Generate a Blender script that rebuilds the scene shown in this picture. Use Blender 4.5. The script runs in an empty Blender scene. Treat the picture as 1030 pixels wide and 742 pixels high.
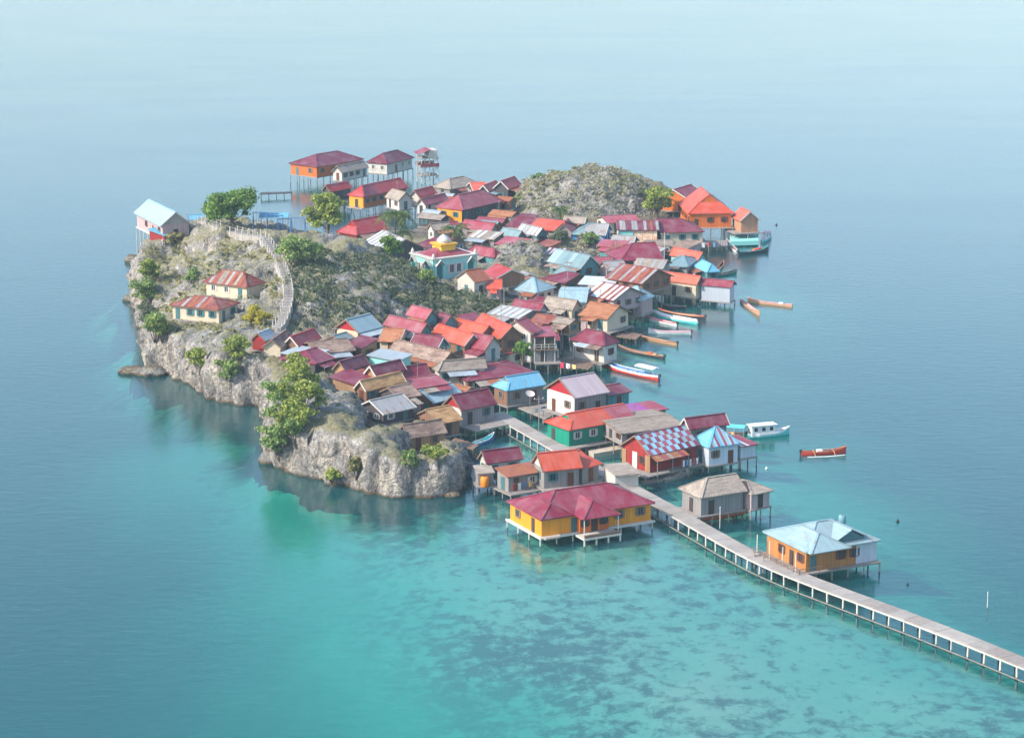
import bpy, bmesh, math, random
import numpy as np
from mathutils import Vector, Matrix

random.seed(7)
rng = np.random.default_rng(7)
scene = bpy.context.scene
COL = scene.collection
R = math.radians

# ------------------------------------------------------------------ camera
CAM_H = 100.0            # metres above the sea
PITCH = R(13.3)
FOC = 2400.0             # focal length in photo pixels (photo 1030 x 742)
CX, CY = 515.0, 371.0
SP, CP = math.sin(PITCH), math.cos(PITCH)
cam_d = bpy.data.cameras.new('camera')
cam = bpy.data.objects.new('camera', cam_d)
COL.objects.link(cam)
cam.location = (0, 0, CAM_H)
cam.rotation_euler = (math.pi / 2 - PITCH, 0, 0)
cam_d.sensor_fit = 'HORIZONTAL'
cam_d.angle = 2 * math.atan(515.0 / FOC)
cam_d.clip_start = 1.0
cam_d.clip_end = 20000
scene.camera = cam

# ------------------------------------------------------------------ world, sun, exposure
SUN_EL = R(38)
SUN_DIR = Vector((-0.90, -0.43, 0)).normalized() * math.cos(SUN_EL) + Vector((0, 0, math.sin(SUN_EL)))
world = bpy.data.worlds.new('World')
scene.world = world
world.use_nodes = True
wn = world.node_tree
sky = wn.nodes.new('ShaderNodeTexSky')
sky.sky_type = 'NISHITA'
sky.sun_disc = False
sky.sun_elevation = SUN_EL
sky.sun_rotation = math.atan2(SUN_DIR.x, SUN_DIR.y)
sky.air_density = 1.2
sky.dust_density = 1.6
sky.ozone_density = 3.0
wn.links.new(sky.outputs[0], wn.nodes['Background'].inputs[0])
wn.nodes['Background'].inputs[1].default_value = 0.15
sun_d = bpy.data.lights.new('sun', 'SUN')
sun_d.energy = 2.7
sun_d.angle = R(0.6)
sun_d.color = (1.0, 0.93, 0.82)
sun = bpy.data.objects.new('sun', sun_d)
COL.objects.link(sun)
sun.rotation_euler = (-SUN_DIR).to_track_quat('-Z', 'Y').to_euler()
scene.view_settings.view_transform = 'Standard'
scene.view_settings.look = 'None'
scene.view_settings.exposure = 1.1
scene.view_settings.gamma = 1.0
scene.view_settings.use_curve_mapping = False
scene.cycles.use_denoising = True
scene.cycles.max_bounces = 8
scene.cycles.transparent_max_bounces = 12
scene.cycles.volume_bounces = 0
scene.cycles.caustics_reflective = False
scene.cycles.caustics_refractive = False

# ------------------------------------------------------------------ photo pixel <-> place
def P(u, v, z=0.0):
    """ground position of a photo pixel at a known height"""
    a = (u - CX) / FOC
    t = (v - CY) / FOC
    dz = z - CAM_H
    # dz = -y (SP + t CP)/(CP - t SP)
    y = -dz * (CP - t * SP) / (SP + t * CP)
    d = y * CP - dz * SP
    return Vector((a * d, y, z))

def z_at(y, v):
    t = (v - CY) / FOC
    return CAM_H - y * (SP + t * CP) / (CP - t * SP)

def px(p):
    dz = p[2] - CAM_H
    d = p[1] * CP - dz * SP
    return CX + FOC * p[0] / d, CY - FOC * (p[1] * SP + dz * CP) / d

# ------------------------------------------------------------------ numpy noise
_perm = rng.integers(0, 2**31, size=4096).astype(np.float64) / 2**31
def vnoise(x, y, z=None):
    x = np.asarray(x, float); y = np.asarray(y, float)
    z = np.zeros_like(x) if z is None else np.asarray(z, float)
    xi, yi, zi = np.floor(x), np.floor(y), np.floor(z)
    fx, fy, fz = x - xi, y - yi, z - zi
    fx, fy, fz = [f * f * (3 - 2 * f) for f in (fx, fy, fz)]
    def h(a, b, c):
        k = (a.astype(np.int64) * 73856093) ^ (b.astype(np.int64) * 19349663) ^ (c.astype(np.int64) * 83492791)
        return _perm[(k ^ (k >> 13)) & 4095]
    o = 0
    for dx in (0, 1):
        wx = fx if dx else 1 - fx
        for dy in (0, 1):
            wy = fy if dy else 1 - fy
            for dz in (0, 1):
                wz = fz if dz else 1 - fz
                o = o + wx * wy * wz * h(xi + dx, yi + dy, zi + dz)
    return o
def fbm(x, y, z=None, oct=4):
    s, a, t = 0, 1.0, 0
    z = np.zeros_like(np.asarray(x, float)) if z is None else z
    for i in range(oct):
        s = s + a * vnoise(x * 2**i + 17.3 * i, y * 2**i + 5.1 * i, z * 2**i)
        t += a; a *= 0.5
    return s / t
def ridged(x, y, z=None, oct=4):
    s, a, t = 0, 1.0, 0
    z = np.zeros_like(np.asarray(x, float)) if z is None else z
    for i in range(oct):
        s = s + a * (1 - np.abs(2 * vnoise(x * 2**i + 9.3 * i, y * 2**i + 3.7 * i, z * 2**i) - 1))
        t += a; a *= 0.55
    return s / t

def poly_sd(X, Y, poly):
    """signed distance to polygon, positive inside"""
    d = np.full(X.shape, 1e9); ins = np.zeros(X.shape, bool)
    n = len(poly)
    for i in range(n):
        x0, y0 = poly[i]; x1, y1 = poly[(i + 1) % n]
        ex, ey = x1 - x0, y1 - y0
        t = np.clip(((X - x0) * ex + (Y - y0) * ey) / (ex * ex + ey * ey + 1e-9), 0, 1)
        d = np.minimum(d, np.hypot(X - x0 - t * ex, Y - y0 - t * ey))
        c = ((y0 <= Y) != (y1 <= Y))
        xi = x0 + (Y - y0) * ex / (ey if abs(ey) > 1e-9 else 1e-9)
        ins ^= c & (X < xi)
    return np.where(ins, d, -d)

# ------------------------------------------------------------------ object helpers
def srgb(r, g, b):
    f = lambda c: (c / 255 / 12.92) if c <= 10 else ((c / 255 + 0.055) / 1.055) ** 2.4
    return (f(r), f(g), f(b))

def obj(name, mesh, mat=None, parent=None):
    o = bpy.data.objects.new(name, mesh)
    COL.objects.link(o)
    if mat is not None and len(mesh.materials) == 0:
        mesh.materials.append(mat)
    if parent is not None:
        o.parent = parent
    return o

def tag(o, label=None, cat=None, group=None, kind=None):
    if label: o['label'] = label
    if cat: o['category'] = cat
    if group: o['group'] = group
    if kind: o['kind'] = kind
    return o

def thing(name, label, cat, loc=(0, 0, 0), rz=0.0, group=None):
    o = bpy.data.objects.new(name, None)
    o.empty_display_size = 0.3
    COL.objects.link(o)
    o.location = loc
    o.rotation_euler = (0, 0, rz)
    return tag(o, label, cat, group)

class MB:
    def __init__(s): s.v = []; s.f = []; s.m = []
    def add(s, vs, fs, mi=0):
        k = len(s.v); s.v += [tuple(p) for p in vs]
        s.f += [tuple(i + k for i in f) for f in fs]; s.m += [mi] * len(fs)
        return s
    def box(s, x0, x1, y0, y1, z0, z1, mi=0):
        return s.add([(x0, y0, z0), (x1, y0, z0), (x1, y1, z0), (x0, y1, z0), (x0, y0, z1), (x1, y0, z1), (x1, y1, z1), (x0, y1, z1)],
                     [(0, 3, 2, 1), (4, 5, 6, 7), (0, 1, 5, 4), (1, 2, 6, 5), (2, 3, 7, 6), (3, 0, 4, 7)], mi)
    def bar(s, a, b, w, h=None, mi=0):
        a = Vector(a); b = Vector(b); d = b - a
        if d.length < 1e-6: return s
        d.normalize(); h = h or w
        up = Vector((0, 0, 1)) if abs(d.z) < 0.95 else Vector((0, 1, 0))
        r = d.cross(up).normalized(); q = r.cross(d)
        vs = []
        for p in (a, b):
            for sx, sy in ((-1, -1), (1, -1), (1, 1), (-1, 1)):
                vs.append(p + r * sx * w / 2 + q * sy * h / 2)
        return s.add(vs, [(0, 1, 2, 3), (7, 6, 5, 4), (0, 4, 5, 1), (1, 5, 6, 2), (2, 6, 7, 3), (3, 7, 4, 0)], mi)
    def tube(s, pts, rads, n=6, mi=0, cap=True):
        pts = [Vector(p) for p in pts]; k0 = len(s.v); fs = []; vs = []
        for i, p in enumerate(pts):
            d = (pts[min(i + 1, len(pts) - 1)] - pts[max(i - 1, 0)]).normalized()
            up = Vector((1, 0, 0)) if abs(d.x) < 0.8 else Vector((0, 1, 0))
            r = d.cross(up).normalized(); q = d.cross(r)
            for j in range(n):
                a = 2 * math.pi * j / n
                vs.append(p + (r * math.cos(a) + q * math.sin(a)) * rads[i])
        for i in range(len(pts) - 1):
            for j in range(n):
                fs.append((i * n + j, i * n + (j + 1) % n, (i + 1) * n + (j + 1) % n, (i + 1) * n + j))
        if cap:
            fs.append(tuple(range(n))); fs.append(tuple((len(pts) - 1) * n + j for j in reversed(range(n))))
        return s.add(vs, fs, mi)
    def slab(s, polys, th, mi=0):
        """top polygons (lists of points) given thickness downwards, closed rim"""
        verts = []; idx = {}
        def vi(p):
            k = tuple(round(c, 4) for c in p)
            if k not in idx: idx[k] = len(verts); verts.append(tuple(p))
            return idx[k]
        fs = [[vi(p) for p in poly] for poly in polys]
        n = len(verts); ed = {}
        for f in fs:
            for i in range(len(f)):
                ed[(f[i], f[(i + 1) % len(f)])] = 1
        out = [tuple(f) for f in fs] + [tuple(i + n for i in reversed(f)) for f in fs]
        for (a, b) in ed:
            if (b, a) not in ed: out.append((b, a, a + n, b + n))
        return s.add(verts + [(x, y, z - th) for x, y, z in verts], out, mi)
    def mesh(s, name):
        me = bpy.data.meshes.new(name)
        me.from_pydata(s.v, [], s.f)
        if any(s.m): me.polygons.foreach_set('material_index', s.m)
        me.update()
        return me
    def build(s, name, mat, parent=None, smooth=False):
        me = s.mesh(name)
        for m in (mat if isinstance(mat, (list, tuple)) else [mat]): me.materials.append(m)
        if smooth: me.polygons.foreach_set('use_smooth', [True] * len(me.polygons))
        return obj(name, me, None, parent)

def fast_mesh(name, verts, faces):
    """numpy verts (n,3), faces (m,k)"""
    me = bpy.data.meshes.new(name)
    m, k = faces.shape
    me.vertices.add(len(verts)); me.vertices.foreach_set('co', verts.astype(np.float32).ravel())
    me.loops.add(m * k); me.loops.foreach_set('vertex_index', faces.astype(np.int32).ravel())
    me.polygons.add(m)
    me.polygons.foreach_set('loop_start', np.arange(0, m * k, k, dtype=np.int32))
    me.polygons.foreach_set('loop_total', np.full(m, k, dtype=np.int32))
    me.update(calc_edges=True)
    return me

# ------------------------------------------------------------------ materials
class NT:
    def __init__(s, name):
        s.mat = bpy.data.materials.new(name); s.mat.use_nodes = True
        s.t = s.mat.node_tree; s.t.nodes.clear()
        s.out = s.n('ShaderNodeOutputMaterial')
    def n(s, typ, **kw):
        nd = s.t.nodes.new(typ)
        for k, v in kw.items():
            if k.startswith('i_'):
                key = k[2:]
                key = int(key) if key.isdigit() else key.replace('_', ' ')
                if hasattr(v, 'links') or isinstance(v, bpy.types.NodeSocket): s.t.links.new(v, nd.inputs[key])
                else: nd.inputs[key].default_value = v
            else: setattr(nd, k, v)
        return nd
    def l(s, a, b): s.t.links.new(a, b)
    def math(s, op, a, b=None, clamp=False):
        nd = s.n('ShaderNodeMath', operation=op, use_clamp=clamp)
        for i, x in enumerate((a, b)):
            if x is None: continue
            if isinstance(x, (int, float)): nd.inputs[i].default_value = x
            else: s.l(x, nd.inputs[i])
        return nd.outputs[0]
    def mix(s, f, a, b, mode='MIX'):
        nd = s.n('ShaderNodeMix', data_type='RGBA', blend_type=mode)
        for i, x in ((0, f), (6, a), (7, b)):
            if isinstance(x, (int, float)): nd.inputs[i].default_value = x
            elif isinstance(x, tuple): nd.inputs[i].default_value = (*x[:3], 1)
            else: s.l(x, nd.inputs[i])
        return nd.outputs[2]
    def ramp(s, f, stops, interp='LINEAR'):
        nd = s.n('ShaderNodeValToRGB'); cr = nd.color_ramp; cr.interpolation = interp
        while len(cr.elements) < len(stops): cr.elements.new(0.5)
        for e, (p, c) in zip(cr.elements, stops):
            e.position = p; e.color = (*c, 1) if isinstance(c, tuple) else (c, c, c, 1)
        s.l(f, nd.inputs[0]); return nd.outputs[0]
    def noise(s, vec, scale, detail=3, rough=0.55, dist=0.0):
        nd = s.n('ShaderNodeTexNoise'); nd.inputs['Scale'].default_value = scale
        nd.inputs['Detail'].default_value = detail; nd.inputs['Roughness'].default_value = rough
        nd.inputs['Distortion'].default_value = dist
        if vec is not None: s.l(vec, nd.inputs['Vector'])
        return nd.outputs[0]
    def vscale(s, vec, sc):
        nd = s.n('ShaderNodeMapping'); nd.inputs['Scale'].default_value = sc
        s.l(vec, nd.inputs[0]); return nd.outputs[0]
    def bump(s, h, strength, dist):
        nd = s.n('ShaderNodeBump'); nd.inputs['Strength'].default_value = strength
        nd.inputs['Distance'].default_value = dist; s.l(h, nd.inputs['Height']); return nd.outputs[0]
    def principled(s, col, rough=0.7, normal=None, metal=0.0, spec=0.4):
        b = s.n('ShaderNodeBsdfPrincipled')
        for key, x in (('Base Color', col), ('Roughness', rough)):
            if isinstance(x, tuple): b.inputs[key].default_value = (*x, 1)
            elif isinstance(x, (int, float)): b.inputs[key].default_value = x
            else: s.l(x, b.inputs[key])
        b.inputs['Metallic'].default_value = metal
        b.inputs['Specular IOR Level'].default_value = spec
        if normal is not None: s.l(normal, b.inputs['Normal'])
        s.l(b.outputs[0], s.out.inputs[0]); return b

_M = {}
def coords(nt):
    tc = nt.n('ShaderNodeTexCoord'); oi = nt.n('ShaderNodeObjectInfo')
    add = nt.n('ShaderNodeVectorMath', operation='ADD')
    sc = nt.n('ShaderNodeVectorMath', operation='SCALE'); sc.inputs['Scale'].default_value = 57.0
    cmb = nt.n('ShaderNodeCombineXYZ')
    nt.l(oi.outputs['Random'], cmb.inputs[0]); nt.l(oi.outputs['Random'], cmb.inputs[1])
    nt.l(cmb.outputs[0], sc.inputs[0])
    nt.l(tc.outputs['Object'], add.inputs[0]); nt.l(sc.outputs[0], add.inputs[1])
    return tc.outputs['Object'], add.outputs[0], oi.outputs['Random']

def vary(nt, col, rnd, amt):
    hsv = nt.n('ShaderNodeHueSaturation')
    nt.l(nt.math('ADD', nt.math('MULTIPLY', rnd, amt * 2), 1 - amt), hsv.inputs['Value'])
    if isinstance(col, tuple): hsv.inputs['Color'].default_value = (*col, 1)
    else: nt.l(col, hsv.inputs['Color'])
    return hsv.outputs[0]

def m_sheet(key, col, wear=0.35, rust=0.0, rough=0.45, fade=None):
    """painted corrugated sheet, ribs run down the slope (vary along local x)"""
    if key in _M: return _M[key]
    nt = NT(key); oc, rc, rnd = coords(nt)
    sx = nt.n('ShaderNodeSeparateXYZ'); nt.l(rc, sx.inputs[0])
    cell = nt.math('FLOOR', nt.math('MULTIPLY', sx.outputs[0], 1.15))
    wnz = nt.n('ShaderNodeTexWhiteNoise', noise_dimensions='1D'); nt.l(cell, wnz.inputs['W'])
    streak = nt.noise(nt.vscale(rc, (2.6, 0.35, 0.35)), 1.0, 4, 0.6)
    blot = nt.noise(rc, 0.45, 4, 0.6)
    c = vary(nt, col, rnd, 0.16)
    c = nt.mix(nt.math('MULTIPLY', wnz.outputs[0], 0.22), c, tuple(x * 0.62 for x in col))
    f = fade or tuple(min(1, x * 0.55 + 0.22) for x in col)
    c = nt.mix(nt.math('MULTIPLY', nt.ramp(blot, [(0.42, 0.0), (0.72, 1.0)]), wear), c, f)
    c = nt.mix(nt.math('MULTIPLY', nt.ramp(streak, [(0.5, 0.0), (0.78, 1.0)]), wear * 1.3), c, tuple(x * 0.4 for x in col))
    if not rust and not key.endswith('wall'):
        r2 = nt.noise(nt.vscale(rc, (1.2, 0.45, 0.45)), 0.7, 6, 0.7)
        some = nt.math('MULTIPLY', nt.math('GREATER_THAN', nt.math('FRACT', nt.math('MULTIPLY', rnd, 7.31)), 0.55), 0.75)
        c = nt.mix(nt.math('MULTIPLY', nt.ramp(r2, [(0.54, 0.0), (0.66, 1.0)]), some), c,
                   nt.mix(streak, tuple(x * 0.4 + y for x, y in zip(col, (0.05, 0.02, 0.012))), tuple(x * 0.5 + y for x, y in zip(col, (0.17, 0.09, 0.06)))))
    if rust:
        rr = nt.noise(nt.vscale(rc, (1.4, 0.5, 0.5)), 0.9, 5, 0.65)
        c = nt.mix(nt.ramp(rr, [(0.62 - 0.3 * rust, 0.0), (0.74 - 0.25 * rust, 1.0)]), c,
                   nt.mix(streak, (0.20, 0.055, 0.025), (0.42, 0.16, 0.07)))
    # seams between sheets are thin dark laps
    fr = nt.math('FRACT', nt.math('MULTIPLY', sx.outputs[0], 1.15))
    seam = nt.math('GREATER_THAN', nt.math('ABSOLUTE', nt.math('SUBTRACT', fr, 0.5)), 0.455)
    c = nt.mix(nt.math('MULTIPLY', seam, 0.22), c, tuple(x * 0.3 for x in col))
    wv = nt.math('SINE', nt.math('MULTIPLY', sx.outputs[0], 36.0))
    nrm = nt.bump(nt.math('ADD', wv, nt.math('MULTIPLY', blot, 3.0)), 0.35, 0.02)
    nt.principled(c, rough, nrm, 0.0, 0.35)
    _M[key] = nt.mat; return nt.mat

def m_plank(key, col, dark=0.45, scale=5.0, rough=0.8, wear=0.4):
    if key in _M: return _M[key]
    nt = NT(key); oc, rc, rnd = coords(nt)
    sx = nt.n('ShaderNodeSeparateXYZ'); nt.l(rc, sx.inputs[0])
    s = nt.math('MULTIPLY', nt.math('ADD', sx.outputs[0], sx.outputs[1]), scale)
    wnz = nt.n('ShaderNodeTexWhiteNoise', noise_dimensions='1D'); nt.l(nt.math('FLOOR', s), wnz.inputs['W'])
    gr = nt.noise(nt.vscale(rc, (3, 3, 0.5)), 1.5, 4)
    c = vary(nt, col, rnd, 0.1)
    c = nt.mix(nt.math('MULTIPLY', wnz.outputs[0], dark), c, tuple(x * 0.45 for x in col))
    c = nt.mix(nt.math('MULTIPLY', nt.ramp(gr, [(0.4, 0.0), (0.75, 1.0)]), wear), c, tuple(x * 0.5 + 0.03 for x in col))
    gap = nt.math('GREATER_THAN', nt.math('ABSOLUTE', nt.math('SUBTRACT', nt.math('FRACT', s), 0.5)), 0.44)
    c = nt.mix(nt.math('MULTIPLY', gap, 0.5), c, tuple(x * 0.2 for x in col))
    nt.principled(c, rough, nt.bump(nt.math('SUBTRACT', gr, gap), 0.4, 0.03), 0, 0.25)
    _M[key] = nt.mat; return nt.mat

def m_plain(key, col, rough=0.75, wear=0.3, scale=0.8, spec=0.3, metal=0.0, tide=False):
    if key in _M: return _M[key]
    nt = NT(key); oc, rc, rnd = coords(nt)
    a = nt.noise(rc, scale, 5, 0.6); b = nt.noise(nt.vscale(rc, (2, 2, 0.3)), scale * 2, 4)
    c = vary(nt, col, rnd, 0.08)
    c = nt.mix(nt.math('MULTIPLY', nt.ramp(a, [(0.4, 0.0), (0.75, 1.0)]), wear), c, tuple(x * 0.5 for x in col))
    c = nt.mix(nt.math('MULTIPLY', nt.ramp(b, [(0.5, 0.0), (0.8, 1.0)]), wear), c, tuple(x * 0.6 + 0.02 for x in col))
    if tide:    # weed and slime growing on whatever stands in the sea
        ge = nt.n('ShaderNodeNewGeometry'); sz = nt.n('ShaderNodeSeparateXYZ'); nt.l(ge.outputs['Position'], sz.inputs[0])
        c = nt.mix(nt.ramp(nt.math('ADD', sz.outputs[2], nt.math('MULTIPLY', a, 0.3)), [(0.18, 1.0), (0.42, 0.0)]), c, srgb(24, 52, 46))
    nt.principled(c, rough, nt.bump(a, 0.25, 0.05), metal, spec)
    _M[key] = nt.mat; return nt.mat

def m_thatch(key, c1, c2, c3):
    if key in _M: return _M[key]
    nt = NT(key); oc, rc, rnd = coords(nt)
    a = nt.noise(nt.vscale(rc, (0.5, 2.2, 2.2)), 1.1, 5, 0.7)
    b = nt.noise(rc, 0.5, 4, 0.6); g = nt.noise(nt.vscale(rc, (8, 1.2, 1.2)), 1.0, 3)
    c = nt.ramp(a, [(0.25, c3), (0.5, c1), (0.75, c2)])
    c = nt.mix(nt.ramp(b, [(0.45, 0.0), (0.7, 0.7)]), c, c2)
    c = nt.mix(nt.math('MULTIPLY', nt.ramp(g, [(0.5, 0.0), (0.8, 1.0)]), 0.5), c, c3)
    c = vary(nt, c, rnd, 0.12)
    nt.principled(c, 0.95, nt.bump(nt.math('ADD', a, g), 0.8, 0.08), 0, 0.1)
    _M[key] = nt.mat; return nt.mat

def m_leaf(key, stops):
    if key in _M: return _M[key]
    nt = NT(key); ge = nt.n('ShaderNodeNewGeometry')
    c = nt.ramp(ge.outputs['Random Per Island'], stops)
    tr = nt.n('ShaderNodeBsdfTranslucent'); di = nt.n('ShaderNodeBsdfDiffuse')
    nt.l(c, di.inputs[0]); nt.l(c, tr.inputs[0])
    mx = nt.n('ShaderNodeMixShader'); mx.inputs[0].default_value = 0.45
    nt.l(di.outputs[0], mx.inputs[1]); nt.l(tr.outputs[0], mx.inputs[2]); nt.l(mx.outputs[0], nt.out.inputs[0])
    _M[key] = nt.mat; return nt.mat

ROOF = dict(
    maroon=m_sheet('maroon_sheet', srgb(128, 38, 58), 0.35),
    wine=m_sheet('wine_sheet', srgb(114, 36, 55), 0.4),
    pink=m_sheet('faded_pink_sheet', srgb(156, 69, 79), 0.45),
    rose=m_sheet('rose_sheet', srgb(143, 51, 66), 0.4),
    red=m_sheet('red_sheet', srgb(163, 47, 47), 0.35),
    orange=m_sheet('orange_sheet', srgb(197, 79, 52), 0.3),
    salmon=m_sheet('salmon_sheet', srgb(203, 93, 69), 0.3),
    sky=m_sheet('sky_blue_sheet', srgb(104, 168, 192), 0.25),
    aqua=m_sheet('pale_aqua_sheet', srgb(146, 172, 178), 0.3),
    teal=m_sheet('teal_grey_sheet', srgb(116, 142, 146), 0.35),
    zinc=m_sheet('zinc_sheet', srgb(160, 172, 178), 0.35, 0.0, 0.4),
    ash=m_sheet('ash_sheet', srgb(150, 148, 146), 0.5, 0.25),
    white=m_sheet('white_sheet', srgb(194, 200, 202), 0.25),
    mauve=m_sheet('mauve_grey_sheet', srgb(168, 152, 154), 0.2),
    rust=m_sheet('rusty_sheet', srgb(146, 78, 60), 0.5, 0.75, 0.8),
    rustred=m_sheet('rusty_red_sheet', srgb(132, 60, 52), 0.45, 0.45, 0.7),
    brown=m_thatch('brown_roofing', srgb(127, 105, 94), srgb(172, 150, 134), srgb(88, 70, 64)),
    tan=m_thatch('tan_roofing', srgb(156, 120, 83), srgb(200, 162, 116), srgb(112, 82, 62)),
    thatch=m_thatch('palm_thatch', srgb(158, 104, 76), srgb(184, 134, 100), srgb(104, 62, 48)),
    dust=m_thatch('dusty_roofing', srgb(146, 134, 122), srgb(172, 158, 144), srgb(98, 86, 80)),
    paleteal=m_sheet('pale_teal_sheet', srgb(140, 164, 168), 0.3),
    hillblue=m_sheet('pale_hill_blue_sheet', srgb(146, 186, 202), 0.3),
    palesky=m_sheet('faded_sky_sheet', srgb(140, 184, 206), 0.3),
    dullrose=m_sheet('faded_rose_sheet', srgb(156, 70, 86), 0.3),
    blue=m_sheet('blue_tarp_sheet', srgb(58, 150, 212), 0.2),
    violet=m_sheet('violet_sheet', srgb(142, 58, 128), 0.2),
)
WALL = dict(
    white=m_plain('white_wall', srgb(202, 194, 183), 0.8, 0.4),
    cream=m_plain('cream_wall', srgb(205, 189, 163), 0.8, 0.4),
    grey=m_plank('grey_planks', srgb(152, 147, 143), 0.5, 4.0),
    wood=m_plank('brown_planks', srgb(146, 108, 84), 0.5, 4.0),
    dark=m_plank('dark_planks', srgb(86, 78, 80), 0.5, 4.0),
    yellow=m_plank('yellow_planks', srgb(240, 156, 40), 0.35, 3.2, 0.6, 0.2),
    orange=m_plank('orange_planks', srgb(214, 112, 46), 0.4, 3.2, 0.6, 0.25),
    green=m_plank('green_planks', srgb(22, 140, 112), 0.25, 3.0, 0.6, 0.2),
    teal=m_plain('teal_wall', srgb(150, 200, 194), 0.7, 0.3),
    mint=m_plain('mint_wall', srgb(150, 216, 206), 0.7, 0.25),
    tealplank=m_plank('teal_planks', srgb(96, 150, 150), 0.4, 3.5),
    zinc=m_sheet('zinc_wall', srgb(187, 192, 200), 0.2),
    redwood=m_plank('red_planks', srgb(160, 48, 44), 0.4, 3.0),
    pinkish=m_plank('pinkish_planks', srgb(192, 167, 165), 0.35, 3.5),
    tan=m_plank('amber_planks', srgb(196, 132, 72), 0.45, 3.2, 0.6, 0.3),
    rock=m_plain('pale_stone', srgb(190, 176, 158), 0.9, 0.5),
)
TRIM = dict(
    white=m_plain('white_trim', srgb(202, 196, 186), 0.7, 0.4, 1.5, tide=True),
    wood=m_plain('timber', srgb(132, 108, 92), 0.9, 0.5, 1.2, tide=True),
    grey=m_plain('weathered_timber', srgb(150, 140, 132), 0.9, 0.5, 1.2, tide=True),
    dark=m_plain('dark_timber', srgb(72, 62, 58), 0.9, 0.4, 1.2, tide=True),
    concrete=m_plain('concrete', srgb(160, 152, 144), 0.9, 0.6, 0.35),
    glass=m_plain('dark_pane', srgb(44, 52, 58), 0.15, 0.1, 1.0, 0.5),
    brown=m_plain('brown_door', srgb(104, 62, 46), 0.6, 0.3, 1.0),
    shutter=m_plain('teal_shutter', srgb(70, 112, 116), 0.6, 0.3, 1.0),
)

# ------------------------------------------------------------------ where every house stands (photo pixels of the eave that faces the viewer)
HS = []
def H(name, label, A, B, ze, wh, rv, ends, ridge, roof, wall, W=None, lx=None, rx=None, cat='house', **o):
    if A[1] > 255 and ze <= 5.45: ze -= 0.75      # these stand over the water on short posts
    a = P(A[0], A[1], ze); b = P(B[0], B[1], ze)
    u = (b - a); L = u.length; u.normalize()
    n = Vector((-u.y, u.x, 0))
    if n.y < 0: n = -n
    if W is None:
        C = a if lx is not None else b
        q = ((lx if lx is not None else rx) - CX) / FOC
        dz = ze - CAM_H
        W = (q * (C.y * CP - dz * SP) - C.x) / (n.x - q * n.y * CP)
        W = min(max(W, 3.0), 15.0)
    elif name in ('house', 'shanty', 'shed', 'hut') and A[1] < 400: W *= 1.18
    mid = (a + b) / 2
    if ridge == 'u':
        rp = mid + n * W / 2
    else:
        rp = mid + n * (0 if ends[0] == 'g' else 0.18 * W)
    if ends == 'ss': rp = mid + n * W
    rise = z_at(rp.y, rv) - ze
    rise = min(max(rise, 0.35), 0.62 * (W if ridge == 'u' else L) / (2 if ends != 'ss' else 1) + 0.6)
    s = dict(name=name, label=label, a=a, b=b, u=u, n=n, L=L, W=W, ze=ze, wh=wh, floor=ze - wh, rise=rise, ends=ends, ridge=ridge,
             roof=roof, wall=wall, cat=cat, va=A[1], ctr=mid + n * W / 2, **o)
    HS.append(s); return s

# --- front of the village
Hyellow = H('stilt_house', 'big yellow plank stilt house with maroon hip roof and small front porch', (544, 523), (659, 505.5), 4.7, 2.6, 489, 'hh', 'u', 'maroon', 'yellow', lx=509, wins='FL', trim='white', nwin=5, door=0, deck=(0.5, 0.5, 0.2, 0.3), group='yellow')
H('stilt_house', 'grey plank stilt house with bright orange gable roof behind the big yellow house', (546, 474), (586, 470), 5.2, 2.8, 453.5, 'gg', 'u', 'orange', 'grey', lx=534, gablew='white', deck=(1.2, 0.5, 0.3, 0.3))
H('stilt_house', 'small orange-roofed annexe with flared eaves on the grey plank house', (587, 471), (606, 466), 4.9, 2.5, 453, 'gd', 'u', 'orange', 'grey', W=7.5, deck=(0.6, 0.2, 0.4, 0.3))
H('plank_shed', 'low grey plank shed with rusty patched roof on a pole platform', (510.5, 480), (546, 474), 4.4, 2.4, 467, 'ss', 'u', 'rust', 'grey', lx=497, cat='shed', deck=(1.6, 0.6, 0.3, 0.2))
H('wash_hut', 'tiny open plank hut with an orange barrel beside the grey rock', (480, 476), (498, 475), 4.2, 2.0, 469.5, 'ss', 'u', 'dust', 'grey', W=3.4, cat='hut', nwin=0, deck=(0.6, 0.3, 0.3, 0.2))
H('stilt_house', 'small house with plain maroon roof between the grey rock and the walkway', (489.3, 466.3), (526.7, 461.3), 4.8, 2.5, 448.7, 'gg', 'u', 'wine', 'white', lx=480, gablew='white')
H('stilt_house', 'green plank house with an orange and pink roof and hipped end', (572.6, 432.8), (640.5, 420.7), 5.0, 2.8, 411.5, 'dg', 'u', 'orange', 'green', lx=546.7, patches=[(0.68, 1.0, 'pink')], deck=(1.4, 0.5, 0.4, 0.3))
H('stilt_house', 'tall stilt house with pale mauve roof, red gable and white end wall', (578.3, 400.4), (613.5, 394), 6.0, 3.4, 377.5, 'gg', 'u', 'mauve', 'grey', lx=546.7, gablew='redgable', leftw='white', deck=(0.6, 0.9, 0.3, 0.3))
H('annexe', 'teal plank annexe with maroon lean-to roof behind the mauve-roofed house', (613, 398), (636, 393.5), 4.9, 2.6, 387.5, 'gg', 'u', 'wine', 'tealplank', W=6.5, cat='shed')
H('stilt_house', 'stilt house with bright sky-blue roof and shuttered end wall', (510, 393), (549.6, 386.6), 5.2, 2.8, 376.7, 'dg', 'u', 'sky', 'grey', lx=494, leftw='wood', deck=(0.5, 0.4, 0.3, 0.3))
H('stilt_house', 'stilt house with maroon gable roof and red gable end beside the sky-blue roof', (464.1, 413), (500.5, 405.8), 5.2, 2.7, 393.5, 'gg', 'u', 'wine', 'grey', lx=444.7, gablew='redgable', leftw='white', deck=(4.0, 0.3, 1.5, 0.3))
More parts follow.
